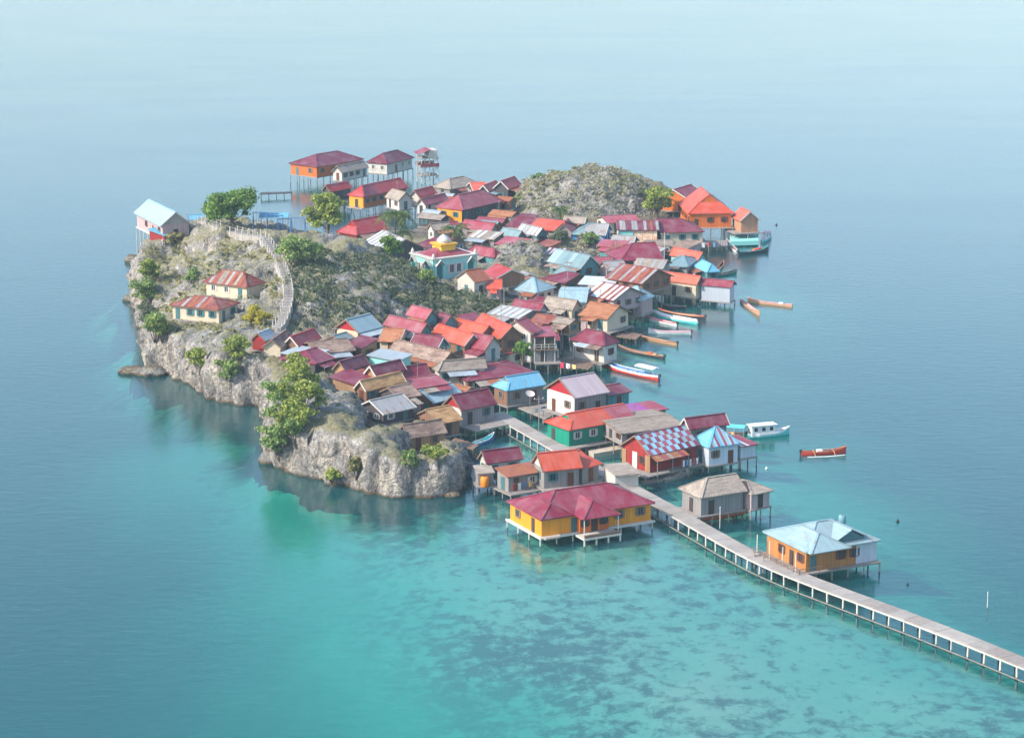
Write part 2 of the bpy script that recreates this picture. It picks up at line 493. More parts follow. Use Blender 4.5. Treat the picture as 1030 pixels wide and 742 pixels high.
H('roofed_shelter', 'pale aqua sheet roof on a thin open frame beside the maroon gable', (436, 405.6), (468, 397), 5.0, 2.4, 388.5, 'gg', 'u', 'aqua', 'wood', W=6.5, cat='shed')
H('shanty', 'shanty with patchy brown roof and pale plank front above the rock', (411, 441), (450, 435), 5.0, 2.2, 415.5, 'gg', 'u', 'brown', 'tanwall', lx=399, cat='hut', deck=(2.2, 0.3, 1.0, 0.2))
H('shanty', 'shanty with tan-yellow sheet roof beside the dark pool', (440.7, 426.6), (465.7, 421.8), 4.8, 2.4, 409.5, 'gg', 'u', 'tan', 'wood', W=7.0, cat='hut')
H('shanty', 'dark shanty with loose grey sheets for a roof, in the gully beside the rock', (386, 417), (419, 409.5), 5.6, 1.8, 399, 'gg', 'u', 'ash', 'dark', W=7, cat='hut')
H('shanty', 'small shanty with dusty brown roof and open pole front', (402, 401.5), (424, 397), 6.2, 2.0, 387.5, 'gg', 'u', 'brown', 'dark', W=6, cat='hut')
H('house', 'house with patched tan plywood roof at the rim of the rock', (368, 393.5), (409, 384), 7.0, 2.0, 374, 'gg', 'u', 'tan', 'wood', lx=358)
H('house', 'small dark maroon roofed house next to the grey rock crest', (348, 373.6), (372, 366.5), 8.4, 2.0, 357, 'gg', 'u', 'wine', 'tanwall', lx=334)
H('house', 'maroon roofed house with tan eaves above the plywood roof', (378, 378.6), (409, 371.5), 8.0, 2.0, 362, 'gg', 'u', 'wine', 'tanwall', lx=366)
H('lean_to', 'low maroon lean-to roof tucked under the plywood roof', (358, 387.5), (377, 379), 7.6, 1.2, 374, 'ss', 'u', 'maroon', 'tanwall', W=5, cat='shed', nwin=0)
H('house', 'maroon hipped roof house at the edge of the cliff', (318, 366), (338, 360), 9.0, 1.8, 352, 'hg', 'u', 'wine', 'dark', W=7)
H('house', 'house with a red roof patch between two brown wings on the cliff top', (300, 348.6), (324, 339.5), 9.4, 2.2, 333, 'gg', 'u', 'red', 'wood', lx=284)
H('house', 'long low brown-roofed wing beside the red roof patch', (318, 356), (358, 352), 8.8, 1.8, 342, 'gg', 'u', 'brown', 'wood', W=7)
H('hut', 'open-fronted brown gable hut with pale plank front on the cliff', (263, 349), (283, 350), 9.6, 1.6, 341.5, 'gg', 'n', 'brown', 'cream', W=7, cat='hut', nwin=0)
H('lean_to', 'pale blue-white sheet lean-to on the cliff top', (282, 354.5), (313, 359.5), 9.0, 1.2, 350, 'ss', 'u', 'zinc', 'wood', W=5, cat='shed', nwin=0)
H('hut', 'small hut with pale zinc roof and maroon gable on the cliff', (267, 343), (279, 338), 9.8, 1.8, 332.5, 'gg', 'u', 'zinc', 'redwood', lx=256, cat='hut', nwin=0, gablew='redgable')
H('house', 'cream house with pale aqua roof and red gable below the scrub ridge', (360.8, 334.8), (385.5, 328.4), 8.8, 2.8, 318.2, 'gg', 'u', 'aqua', 'cream', lx=335, gablew='redgable', door=1)
H('house', 'cream lean-to house with rust-tan roof beside the aqua roof', (380, 343), (402, 344), 7.4, 2.3, 330, 'gg', 'u', 'thatch', 'cream', W=7)
H('house', 'long house with weathered brown roof in the middle of the village', (389.7, 352.5), (444.7, 365.5), 6.4, 2.2, 347.5, 'gg', 'u', 'brown', 'wood', rx=463)
H('wall_shed', 'long aqua sheet-walled shed with flat roof behind maroon roofs', (368, 357), (401, 363), 7.4, 2.0, 353, 'ss', 'u', 'zinc', 'mint', W=4, cat='shed', nwin=0)
H('house', 'maroon roofed house in front of the long brown roof', (402, 381.5), (434, 377), 6.6, 2.2, 366.5, 'gg', 'u', 'wine', 'wood', lx=392)
H('house', 'faded pink roofed house between maroon and aqua sheet roofs', (418, 391), (452, 385.5), 6.2, 2.0, 379, 'gg', 'u', 'pink', 'wood', W=7)
H('house', 'house with broad dusty tan roof and white front wall', (440, 374), (490, 370), 5.6, 2.4, 361, 'hg', 'u', 'dust', 'white', lx=440, door=1)
H('house', 'long house with maroon hip roof behind the sky-blue roof', (470, 383.5), (541, 374.5), 5.2, 2.3, 367.0, 'hh', 'u', 'maroon', 'wood', W=9)
H('house', 'house with long rose-red roof below the scrub ridge', (385, 326.5), (423, 335), 8.0, 2.4, 318.5, 'gg', 'u', 'pink', 'tealplank', rx=436)
H('house', 'house with rose roof and dark gable, highest below the scrub ridge', (407.5, 316.4), (428.5, 321.5), 9.2, 2.6, 307.5, 'gg', 'u', 'pink', 'tealplank', rx=442)
H('shed', 'small wine-red shed with dark gable under the scrub', (436, 323), (447, 326.5), 8.2, 2.0, 314.5, 'gg', 'u', 'wine', 'tealplank', rx=457, cat='shed', nwin=0)
H('house', 'low wine-red house in front of the rose roofs', (412, 345.5), (441, 349.5), 6.8, 2.0, 337.0, 'gg', 'u', 'wine', 'tealplank', rx=452)
H('house', 'lowest of the three stepped bright orange roofs', (431.8, 337), (467, 348), 6.6, 2.2, 330.8, 'gg', 'u', 'orange', 'wood', rx=486)
H('house', 'middle one of the three stepped bright orange roofs', (454, 330.5), (484, 337.5), 7.0, 2.5, 324, 'gg', 'u', 'orange', 'wood', rx=500)
H('house', 'topmost of the three stepped bright orange roofs', (474, 326.5), (504, 340.5), 7.0, 2.8, 318.5, 'gg', 'u', 'orange', 'wood', rx=527)
H('house', 'rose roofed house with dark gable in front of the orange roofs', (465.7, 347.7), (488, 352.2), 6.2, 2.2, 334.2, 'gg', 'u', 'rose', 'white', rx=506)
H('veranda', 'open rose-roofed veranda with plants beside the rose house', (488, 352.5), (512, 356.5), 4.9, 2.3, 345.5, 'ss', 'u', 'rose', 'cream', W=6, cat='house')
H('house', 'two-storey white plank house with rose roof and gable window', (502, 331), (535.5, 335.5), 7.6, 5.2, 322.7, 'gg', 'n', 'rose', 'white', rx=546, door=1)
H('veranda', 'upper balcony with rose roof and white railing on the white plank house', (536, 338.5), (560, 337.8), 7.0, 4.8, 329, 'ss', 'u', 'rose', 'grey', W=7, cat='house', deck=(1.6, 0, 1, 0))
H('house', 'white walled house with dark maroon hip roof beside the inlet', (573, 341.5), (608, 348), 5.4, 3.2, 329.5, 'hh', 'u', 'wine', 'white', rx=623.5, deck=(1.5, 0.3, 0.6, 0.3))
H('house', 'cream house with shaggy brown palm thatch roof', (581, 316.5), (611, 321), 5.4, 2.6, 305.2, 'gg', 'u', 'thatch', 'cream', W=7, deck=(0.8, 0.3, 1.2, 0.3))
H('house', 'house with crimson gable roof above the striped grey roof', (513, 309.3), (542, 315), 6.4, 2.4, 303, 'gg', 'u', 'maroon', 'zinc', rx=552)
H('shed', 'long shed with grey and white striped sheets above the orange roofs', (490, 315), (522, 320.5), 6.4, 1.8, 309.5, 'gg', 'u', 'ash', 'grey', W=7, cat='shed', stripes=['ash', 'white'], nst=10)
H('hut', 'tiny pink-brown roofed hut beside the white plank house', (532, 323), (552, 325.5), 5.8, 1.6, 316.5, 'gg', 'u', 'rustred', 'wood', W=5, cat='hut')
H('house', 'low cream house with pale cream roof behind the thatch', (545, 307.5), (576, 312), 5.6, 2.6, 298, 'gg', 'u', 'dust', 'cream', rx=586, door=1)
H('house', 'pale aqua roof over grey walls beside the red striped roof', (560, 303.5), (590, 304), 6.2, 2.4, 292, 'gg', 'u', 'aqua', 'white', rx=597)
H('house', 'red and white striped roof beside the small pyramid roof', (588, 296.5), (617, 302.5), 5.6, 2.2, 286, 'gg', 'u', 'rose', 'pinkish', W=8, stripes=['white', 'rustred'], nst=11)
H('shed', 'long flat whitish sheet roof above the red striped roof', (581, 285.5), (617, 287.2), 5.6, 1.6, 279.8, 'ss', 'u', 'white', 'grey', W=6, cat='shed', nwin=0)
H('cottage', 'small cottage with pale teal pyramid roof by the boats', (620.7, 299.6), (646, 302.5), 5.4, 3.0, 287.5, 'hh', 'u', 'aqua', 'pinkish', rx=659, deck=(0.6, 0.3, 0.5, 0.3))
H('house', 'house with brown and white streaked roof behind the pyramid roof', (608.5, 279.5), (646, 285.5), 6.2, 2.0, 267.8, 'gg', 'u', 'rustred', 'wood', W=9, stripes=['rustred', 'ash', 'rustred', 'rustred'], nst=14)
H('house', 'house with large plain maroon roof in front of the mural wall', (624, 262.5), (667.5, 260), 6.0, 2.4, 244.5, 'hg', 'u', 'maroon', 'grey', W=9)
H('shed', 'striped beige sheet shed below the large maroon roof', (636, 268.5), (667, 270.5), 5.6, 1.8, 260.5, 'gg', 'u', 'dust', 'grey', W=6, cat='shed', stripes=['dust', 'ash'], nst=9)
H('stilt_house', 'long cream-walled stilt house with salmon orange roof on the shore', (653.8, 280), (701, 286.2), 5.2, 3.0, 268.4, 'gg', 'u', 'salmon', 'cream', rx=706, nwin=3, door=0, deck=(0.3, 0.3, 0.2, 0.3))
H('stilt_house', 'stilt house with white corrugated front and low maroon roof', (703, 286.2), (735.5, 289), 5.0, 3.2, 281, 'gg', 'u', 'rose', 'zinc', rx=741, nwin=0)
H('house', 'grey-teal hip roof between the maroon and salmon roofs', (668, 267), (692, 268.5), 5.4, 2.2, 257, 'hh', 'u', 'teal', 'grey', W=9)
H('house', 'house with salmon orange roof below the long maroon house', (673, 256.5), (702, 262), 5.4, 2.4, 247.2, 'gg', 'u', 'salmon', 'teal', rx=712)
H('hut', 'hut with blue hip roof at the water edge beside a dark boat', (697, 267.5), (711, 274), 4.8, 2.2, 259, 'hh', 'u', 'sky', 'tealplank', rx=724, cat='hut')
H('house', 'long low house with maroon hip roof and mint end wall near the orange two-gabled house', (664, 234), (709, 233), 5.2, 2.8, 219.5, 'gh', 'u', 'wine', 'cream', W=10, deck=(0.6, 0.3, 1.5, 0.4))
Hmural = H('house', 'long house with streaked maroon roof and painted cream mural wall', (620.5, 231.5), (663, 231.5), 6.0, 4.0, 221.8, 'gg', 'u', 'wine', 'cream', W=8, stripes=['wine', 'ash', 'wine', 'rustred'], nst=14, nwin=0)
H('house', 'dusty pink roof peeping over the streaked maroon roof', (611, 224.5), (645, 222.5), 6.0, 2.4, 216.5, 'gg', 'u', 'pink', 'white', W=7)
H('stilt_house', 'large orange two-gabled stilt house at the far shore', (692, 215), (738.5, 214.3), 6.6, 3.4, 190.5, 'dg', 'n', 'orange', 'orange', W=15, deck=(1.0, 0.4, 0.4, 0.4), door=1, patches=[(0.0, 1.0, 'maroon', 'neg')])
H('stilt_house', 'small maroon gable roof rising behind the large orange two-gabled house', (690, 199), (708, 193.5), 7.6, 3.6, 188, 'gg', 'u', 'rose', 'orange', W=7)
H('hut', 'little orange gable hut on a teal jetty', (744.5, 222.5), (765, 221.5), 5.4, 2.8, 211, 'gg', 'n', 'salmon', 'openwood', W=5.5, cat='hut', nwin=0, deck=(1.0, 2.0, 0.6, 0.3))
# --- behind the scrub ridge
H('stilt_house', 'big stilt house with faded pink hip roof and yellow corner wall', (465.5, 211.4), (507, 201.8), 6.6, 3.0, 193.4, 'hh', 'u', 'pink', 'dark', lx=437, leftw='yellow', deck=(0.4, 0.4, 0.3, 0.3))
H('house', 'pink roofed house behind the big faded pink hip roof', (428, 206.5), (452, 201), 5.0, 2.2, 194, 'gg', 'u', 'pink', 'white', lx=421)
H('house', 'house with flat dusty brown hip roof at the back shore', (453, 190.4), (484, 185), 6.0, 2.0, 178.5, 'hh', 'u', 'dust', 'grey', lx=434)
H('house', 'lowest of three stepped red roofs at the back shore', (476, 192.5), (492, 192), 6.4, 2.4, 183.3, 'gg', 'u', 'salmon', 'dark', lx=469)
H('house', 'middle of three stepped red roofs at the back shore', (491.5, 193), (504.5, 188), 7.2, 3.0, 181, 'gg', 'u', 'red', 'dark', lx=483, trim='white')
H('house', 'topmost of three stepped red roofs with white verge at the back shore', (511.6, 190.5), (525.5, 185.5), 7.8, 3.4, 176.4, 'gg', 'u', 'red', 'dark', lx=495.5, trim='white')
H('stilt_house', 'long orange-walled stilt house with maroon roof on tall posts, far end', (319, 168), (366.5, 160), 5.6, 2.9, 153.5, 'hh', 'u', 'wine', 'orange', lx=290, nwin=4)
H('stilt_house', 'white-walled stilt house with maroon hip roof near the lookout tower', (390, 165), (417, 158.5), 5.2, 2.9, 152.3, 'hh', 'u', 'wine', 'white', lx=368)
H('shed', 'pale grey-roofed shed between the two far maroon roofs', (344, 174), (371, 168.5), 4.6, 2.2, 164, 'gg', 'u', 'dust', 'white', lx=333, cat='shed')
H('stilt_house', 'orange-walled stilt house with long red and maroon roof behind the leafy tree', (366, 198), (411, 188.5), 4.9, 2.9, 179.5, 'hg', 'u', 'red', 'orange', lx=349, patches=[(0.0, 0.34, 'wine')], deck=(0.4, 1.0, 0.3, 0.3), leftw='yellow')
H('stilt_house', 'red roofed wing behind the leafy tree', (331.8, 193), (354.4, 189), 4.8, 2.6, 178.7, 'gg', 'u', 'red', 'dark', lx=325)
H('house', 'red roofed white house between the long red roof and the pink hip', (422, 198.5), (440, 194), 5.2, 2.4, 185, 'gg', 'u', 'red', 'white', lx=411)
H('house', 'small beige gable house with white wall beside the palm', (401, 202), (416, 200.5), 5.0, 2.4, 191, 'gg', 'n', 'dust', 'white', W=6)
H('house', 'house with layered red hip roof beyond the ridge trees', (359, 236.5), (392, 230.5), 7.2, 2.6, 219.7, 'dg', 'u', 'red', 'redwood', lx=338)
H('shed', 'shed with grey and white striped corrugated roof beside the palm', (365, 243.5), (387.5, 253.5), 8.4, 2.2, 236, 'gg', 'u', 'ash', 'dark', W=8, cat='shed', stripes=['white', 'ash'], nst=14)
H('shed', 'pale blue sheet roof in front of the layered red roof', (348, 248), (369, 246), 8.0, 1.8, 240.5, 'ss', 'u', 'zinc', 'dark', W=5, cat='shed', nwin=0)
H('house', 'wine-red hip roof behind the mosque, beside the palm', (414, 247), (443, 250.5), 6.2, 2.0, 238.0, 'hg', 'u', 'wine', 'grey', W=9)
H('house', 'small white house with pale roof behind the mosque', (436, 232), (454, 230), 5.6, 2.6, 224, 'gg', 'u', 'dust', 'white', lx=434, cat='house')
H('house', 'rose hip roof at the corner of the mosque', (468, 254), (497, 259), 5.8, 2.2, 243.5, 'hh', 'u', 'rose', 'tealplank', rx=507)
H('house', 'red low roof left of the grey scrub mound', (497, 245), (530, 249), 5.6, 1.8, 239.5, 'gg', 'u', 'pink', 'dark', W=8)
H('house', 'maroon gable roof in front of the big pink hip house', (463, 228.5), (494, 232.5), 5.8, 2.2, 222.5, 'gg', 'u', 'rose', 'grey', rx=503)
H('shed', 'pale streaked low roof below the maroon gable', (470, 238), (497, 241), 5.2, 1.6, 232.5, 'gg', 'u', 'dust', 'grey', W=7, cat='shed', stripes=['dust', 'white'], nst=9)
H('house', 'grey-teal gable roof among the back houses', (501, 236), (520, 240), 5.6, 2.0, 230, 'gg', 'u', 'teal', 'tealplank', rx=530)
H('shed', 'shed with grey and white striped roof below the long orange roof', (519, 232.5), (540, 237.5), 5.8, 2.0, 227, 'gg', 'u', 'ash', 'tealplank', rx=552, cat='shed', stripes=['ash', 'white'], nst=10)
H('house', 'long house with maroon roof that turns bright orange', (508, 227.3), (557, 232.5), 6.0, 2.2, 219.5, 'gg', 'u', 'wine', 'grey', W=9, patches=[(0.45, 1.0, 'orange')])
H('house', 'red gabled house at the end of the long orange roof', (557, 234), (576, 234.5), 5.4, 2.0, 225.5, 'gg', 'n', 'red', 'pinkish', W=7)
H('hut', 'small beige gable hut at the foot of the scrub dome', (566, 224), (588, 225), 6.0, 2.0, 217.5, 'gg', 'u', 'dust', 'tealplank', rx=592, cat='hut')
H('boat_shelter', 'shelter with grey roof and bright blue tarpaulin in front of the scrub dome', (574, 235.5), (609, 237), 5.8, 2.2, 224.5, 'hg', 'u', 'teal', 'blueopen', W=8, cat='shed', patches=[(0.35, 1.0, 'ash')])
H('house', 'long teal-grey corrugated roof in front of the tan mound', (550, 263), (584, 270), 6.0, 2.4, 253.5, 'gg', 'u', 'teal', 'tealplank', rx=604, stripes=['teal', 'aqua', 'teal', 'teal'], nst=9)
H('shed', 'small red and white striped roof in front of the tan mound', (546, 255.8), (565, 257), 5.8, 1.6, 250, 'ss', 'u', 'pink', 'cream', W=4, cat='shed', stripes=['white', 'rose'], nst=8, nwin=0)
H('house', 'grey-blue hip roof below the long teal corrugated roof', (556, 274), (572, 281.5), 5.4, 2.4, 268.5, 'hg', 'u', 'teal', 'green', rx=583)
H('house', 'dark rose roof with ragged edge beside the blue-grey hip', (545, 280), (568, 285), 5.4, 1.6, 273, 'hg', 'u', 'wine', 'wood', W=7)
H('house', 'house with broad blue-grey hip roof and white walls', (511.6, 290.5), (540, 294.5), 6.0, 2.8, 279, 'hh', 'u', 'aqua', 'white', rx=560)
H('house', 'white house with rust-streaked roof beside the mosque', (457.4, 279.6), (478, 284), 9.0, 3.0, 272.2, 'gg', 'n', 'rust', 'white', rx=494)
H('shed', 'orange sheet roof beside the rust-streaked white house', (489, 290.5), (505, 290.5), 7.6, 2.0, 281, 'gg', 'u', 'orange', 'pinkish', W=6, cat='shed')
H('shed', 'red sheet roof peeping behind the rust-streaked white house', (484, 274), (499, 280), 8.6, 2.0, 268, 'gg', 'u', 'red', 'wood', W=6, cat='shed', nwin=0)
# --- hill
H('hill_house', 'house with pale sky-blue gable roof on white posts at the hill edge', (134.5, 214), (161.5, 227.5), 14.6, 3.0, 205.0, 'gg', 'u', 'hillblue', 'pinkish', rx=193, gablew='greygable', nwin=4, trim='white')
H('hill_house', 'white house with rust-streaked hip roof, higher of two on the slope', (204, 283.4), (248, 289), 12.2, 2.6, 272.5, 'hh', 'u', 'rustred', 'cream', rx=267, stripes=['rustred', 'rustred', 'ash', 'rust', 'rustred', 'dust'], nst=16, nwin=3)
H('hill_house', 'long white house with rust-red hip roof, lower of two on the slope', (170, 306.5), (220, 311.8), 10.6, 2.6, 298, 'hh', 'u', 'rustred', 'cream', rx=242, stripes=['rustred', 'rust', 'rustred', 'rustred', 'ash'], nst=17, nwin=4, door=1)
H('hut', 'small red shed with bright blue sheet roof under the pale blue house', (166, 237), (182, 233), 12.6, 1.4, 228.5, 'ss', 'u', 'sky', 'redwood', W=4, cat='hut', nwin=0)
H('shed', 'low bright blue roof behind the pale blue house', (190, 221.5), (206, 221), 14.0, 1.6, 216, 'gg', 'u', 'sky', 'dark', W=6, cat='shed', nwin=0)
# --- east side
Hcheck = H('stilt_house', 'red plank stilt house with maroon and blue checkered sheet roof', (654, 458.5), (704, 447.5), 5.0, 2.8, 432.5, 'gg', 'u', 'wine', 'redwood', lx=622, checker=True, deck=(1.6, 2.2, 0.4, 0.3), door=0)
H('stilt_house', 'white stilt house with blue and rose patched hip roof beside the checkered roof', (713, 450.5), (746, 446), 5.0, 3.0, 427.5, 'hh', 'u', 'sky', 'zinc', lx=694, stripes=['palesky', 'dullrose', 'aqua', 'palesky', 'dullrose', 'sky'], nst=14, nwin=2)
H('shed', 'low shed with broad dusty tan roof behind the checkered roof', (625, 436), (690, 428.5), 5.0, 1.8, 420, 'gg', 'u', 'dust', 'grey', W=12, cat='shed')
H('shed', 'narrow maroon and violet strip roof at the back of the tan roof', (637, 416.5), (673, 411), 4.8, 2.2, 409.5, 'ss', 'u', 'rose', 'tealplank', W=5, cat='shed', patches=[(0.0, 0.55, 'violet')])
H('stilt_house', 'house with plain wine-red gable roof and white verge behind the patched hip roof', (693, 432), (734, 426.8), 5.2, 2.6, 417.5, 'gg', 'u', 'wine', 'grey', lx=684, trim='white')
H('shed', 'small shed with red and white striped roof over the water', (746, 449.5), (763, 446.5), 4.4, 2.0, 440.5, 'ss', 'u', 'rose', 'zinc', W=5, cat='shed', stripes=['white', 'rose'], nst=6, nwin=0)
H('water_tank_house', 'white concrete block tank with stained flat top beside the walkway', (618.5, 478), (645, 476), 4.6, 3.6, 470, 'flat', 'u', 'dust', 'white', W=6.5, cat='tank', nwin=0)
Hbrown = H('stilt_house', 'grey plank stilt house with dusty brown hip roof over an orange canoe', (705, 501), (752, 493.5), 5.2, 2.8, 479.5, 'hg', 'u', 'dust', 'grey', lx=682, deck=(0.4, 1.2, 0.3, 0.3), nwin=2)
H('stilt_house', 'small brown-roofed annexe with reddish side on the dusty brown house', (757, 497.5), (778, 493), 4.8, 2.4, 483.5, 'hh', 'u', 'dust', 'pinkish', W=7, nwin=1)
Hteal = H('stilt_house', 'orange-walled stilt house with pale teal multi-hip roof beside the long pier', (811, 555.5), (886, 543), 5.2, 2.9, 523.5, 'hh', 'u', 'paleteal', 'tan', lx=767, nwin=5, deck=(0.9, 1.6, 0.3, 0.4))

# small huts squeezed into the gaps of the village (measured as gaps full of low roofs in the photograph)
def _corners(s, g=0.0):
    u, n = s['u'], s['n']; hx, hy = s['L'] / 2 + g, s['W'] / 2 + g
    return [s['ctr'] + u * a * hx + n * b * hy for a, b in ((-1, -1), (1, -1), (1, 1), (-1, 1))]
def _hit(a, b, g=0.25):
    A_, B_ = _corners(a, g), _corners(b, 0)
    for s in (a, b):
        for ax in (s['u'], s['n']):
            pa = [p.dot(ax) for p in A_]; pb = [p.dot(ax) for p in B_]
            if max(pa) < min(pb) or max(pb) < min(pa): return False
    return True
def fillers():
    g = random.Random(11)
    poly = [(424, 186), (470, 182), (508, 192), (520, 216), (560, 226), (690, 238), (704, 262), (690, 285), (640, 292), (605, 318), (590, 330), (560, 345), (520, 362), (480, 392),
            (452, 404), (420, 412), (385, 396), (330, 362), (300, 346), (360, 338), (400, 322), (440, 326), (500, 318), (520, 296), (500, 262), (470, 246), (436, 232), (420, 214)]
    kinds = [('rust', 'rust-brown'), ('brown', 'dull brown'), ('dust', 'dusty beige'), ('wine', 'wine-red'), ('teal', 'grey-teal'), ('ash', 'ash-grey'), ('rustred', 'rusty red'), ('pink', 'faded pink'), ('zinc', 'pale zinc'), ('maroon', 'maroon'), ('thatch', 'thatch-brown')]
    base = list(HS); used = set(); made = 0
    cand = [(u + g.uniform(-3, 3), v + g.uniform(-1.5, 1.5)) for v in np.arange(186, 412, 3.2) for u in np.arange(300, 706, 7)]
    g.shuffle(cand)
    sd_ = poly_sd(np.array([c[0] for c in cand]), np.array([c[1] for c in cand]), poly)
    for (u, v), d in zip(cand, sd_):
        if d < 2 or made >= 80: continue
        z0 = 4.2
        p = P(u, v, z0)
        near = min(base, key=lambda s: (s['ctr'] - p).xy.length)
        ze = near['floor'] + g.uniform(1.7, 2.3)
        p = P(u, v, ze)
        L, W = g.uniform(4.2, 7.5), g.uniform(3.6, 5.6)
        ua = math.atan2(near['u'].y, near['u'].x) + g.choice((0, 0, 0, math.pi / 2)) + g.uniform(-.15, .15)
        uu = Vector((math.cos(ua), math.sin(ua), 0))
        if abs(uu.x) < abs(uu.y) and g.random() < .5: uu = Vector((uu.y, -uu.x, 0))
        if uu.x < 0: uu = -uu
        nn = Vector((-uu.y, uu.x, 0))
        for k in range(3):
            s = dict(u=uu, n=nn, L=L, W=W, ctr=p + nn * W / 2)
            if not any(_hit(s, h) for h in HS): break
            L *= .8; W *= .85
        else: continue
        if L < 3: continue
        # keep the fronts of the surveyed houses in view
        top_px = px(s['ctr'] + Vector((0, 0, ze - s['ctr'].z + 1.0)))[1]; low_px = px(Vector((p.x, p.y, near['floor'])))[1]
        ex_ = abs(uu.x) * L / 2 + abs(nn.x) * W / 2
        x0_ = px(s['ctr'] - Vector((ex_, 0, 0)))[0]; x1_ = px(s['ctr'] + Vector((ex_, 0, 0)))[0]
        bad = False
        for h in base:
            fm = (h['a'] + h['b']) / 2
            for f_ in (.2, .5, .8):
                q_ = h['a'].lerp(h['b'], f_)
                for zz_ in (h['ze'] + h['rise'] * .5, h['ze'], h['ze'] - h['wh'] * .35):
                    a_, b_ = px(Vector((q_.x, q_.y, zz_)))
                    if x0_ < a_ < x1_ and top_px < b_ < low_px and q_.y > p.y: bad = True
        for mu, mv, mr in ((522, 264, 26), (578, 246, 26), (455, 262, 34)):
            if abs(u - mu) < mr and abs(v - mv) < mr * .55: bad = True
        if bad: continue
        ok_ = [k for k in kinds if (near['label'], k[1]) not in used]
        if not ok_: continue
        rk = g.choice(ok_); used.add((near['label'], rk[1]))
        tail = ' '.join(near['label'].split()[:9])
        while tail.split()[-1] in ('with', 'and', 'of', 'the', 'a', 'on', 'in', 'at', 'above', 'behind', 'beside', 'between', 'under', 'two', 'below', 'that', 'its', 'over', 'an', 'by', 'to', 'grey', 'small', 'white', 'front', 'near'): tail = ' '.join(tail.split()[:-1])
        shed = g.random() < .35
        s.update(name='hut', label='little %s roofed hut next to %s' % (rk[1], tail), cat='hut', a=p - uu * L / 2, b=p + uu * L / 2, ze=ze, wh=ze - near['floor'], floor=near['floor'],
                 rise=W * g.uniform(.16, .3), ends='ss' if shed else 'gg', ridge='u', roof=rk[0], wall=g.choice(['grey', 'wood', 'dark', 'tealplank', 'tanwall', 'pinkish']), va=v, lean=g.random() < .5, nwin=None, group='huts squeezed into gaps')
        HS.append(s); made += 1
    print('fillers', made)
fillers()

# ------------------------------------------------------------------ island terrain
COAST_PX = [(144, 284), (134, 294), (133, 308), (146, 335), (152, 362), (150, 372), (168, 379), (188, 385), (212, 402), (245, 408), (264, 412),
            (274, 440), (272, 462), (298, 478), (330, 488), (362, 496), (395, 503), (440, 499), (466, 491), (476, 479), (462, 455), (444, 443), (446, 425),
            (452, 405), (490, 372), (520, 352), (560, 335), (588, 312), (604, 285), (600, 262), (640, 246), (690, 224), (672, 198), (640, 188), (600, 184),
            (540, 188), (512, 203), (480, 222), (440, 236), (400, 246), (350, 256), (322, 262), (290, 270), (250, 275), (205, 278), (172, 281)]
# the ridge hides the far shore of the hill, so those points are placed by where it must run
COAST = [tuple(P(u, v, 0)[:2]) for u, v in COAST_PX]
CTRL_PX = [  # pixel + ground height
    (165, 262, 8), (158, 285, 6), (150, 315, 4), (165, 340, 6.5), (178, 352, 7.5), (200, 360, 8), (230, 362, 8), (255, 358, 7.8), (240, 385, 5),
    (165, 238, 11.5), (152, 240, 10.5), (144, 245, 9), (150, 250, 8.5), (205, 226, 14), (235, 232, 15), (265, 240, 15.2), (285, 262, 14), (290, 285, 12.2), (284, 312, 9.5), (282, 332, 7.6),
    (235, 262, 12), (200, 265, 9.5), (175, 285, 7), (235, 303, 9.6), (262, 300, 10), (205, 329, 8), (180, 322, 7.4), (235, 328, 8), (260, 330, 8),
    (300, 245, 15), (340, 250, 14.6), (370, 264, 13.2), (400, 279, 10.6), (430, 291, 7.6), (470, 301, 5.6), (500, 305, 4.4), (540, 295, 3),
    (310, 275, 13.5), (340, 285, 12.6), (370, 290, 11.6), (400, 302, 8.6), (430, 310, 6.4), (310, 300, 11), (340, 305, 10), (300, 335, 7), (330, 340, 6), (370, 338, 5.8),
    (400, 330, 5.4), (445, 330, 4.6), (480, 335, 3.6), (300, 355, 6.8), (330, 362, 6.8), (380, 358, 4.8), (420, 360, 3.6), (380, 385, 4.6),
    (345, 385, 7.6), (330, 375, 7.6), (370, 405, 7), (395, 425, 6.6), (420, 445, 6), (450, 463, 4.8), (300, 392, 7.5), (325, 410, 7.6), (318, 440, 7.0), (355, 435, 7.2),
    (350, 465, 5.5), (400, 470, 5.4), (310, 455, 5.5), (430, 475, 4.8), (395, 400, 3.2), (420, 420, 2.4), (460, 400, 2), (480, 380, 2), (520, 340, 2),
    (560, 310, 2.2), (590, 285, 2.4), (560, 265, 3), (520, 265, 4.5), (580, 242, 3.6), (600, 250, 3), (450, 276, 5.4), (420, 264, 5.4), (480, 279, 5.0),
    (400, 245, 5), (360, 245, 6), (440, 240, 3), (500, 240, 2.4), (520, 220, 2), (640, 232, 2), (660, 226, 2.5),
]
ctrl = np.array([(*P(u, v, z)[:2], z) for u, v, z in CTRL_PX])
DOME = P(590, 218, 0)
STEP = 0.62
cx = [c[0] for c in COAST]; cy = [c[1] for c in COAST]
gx = np.arange(min(cx) - 8, max(cx) + 8, STEP); gy = np.arange(min(cy) - 8, max(cy) + 8, STEP)
GX, GY = np.meshgrid(gx, gy)
num = np.zeros_like(GX); den = np.zeros_like(GX)
for x, y, z in ctrl:
    w = 1.0 / (((GX - x) ** 2 + ((GY - y) * 0.75) ** 2) + 6.0) ** 2
    num += w * z; den += w
top = num / den
rd = np.hypot((GX - DOME.x) / 21.0, (GY - DOME.y) / 21.0) + (fbm(GX * 0.09 + 30, GY * 0.09, None, 3) - 0.5) * 0.5
top = np.maximum(top, 9.6 * np.clip(1 - rd ** 2.0, 0, 1) ** 0.75 + 0.9)
m2 = P(522, 274, 2)
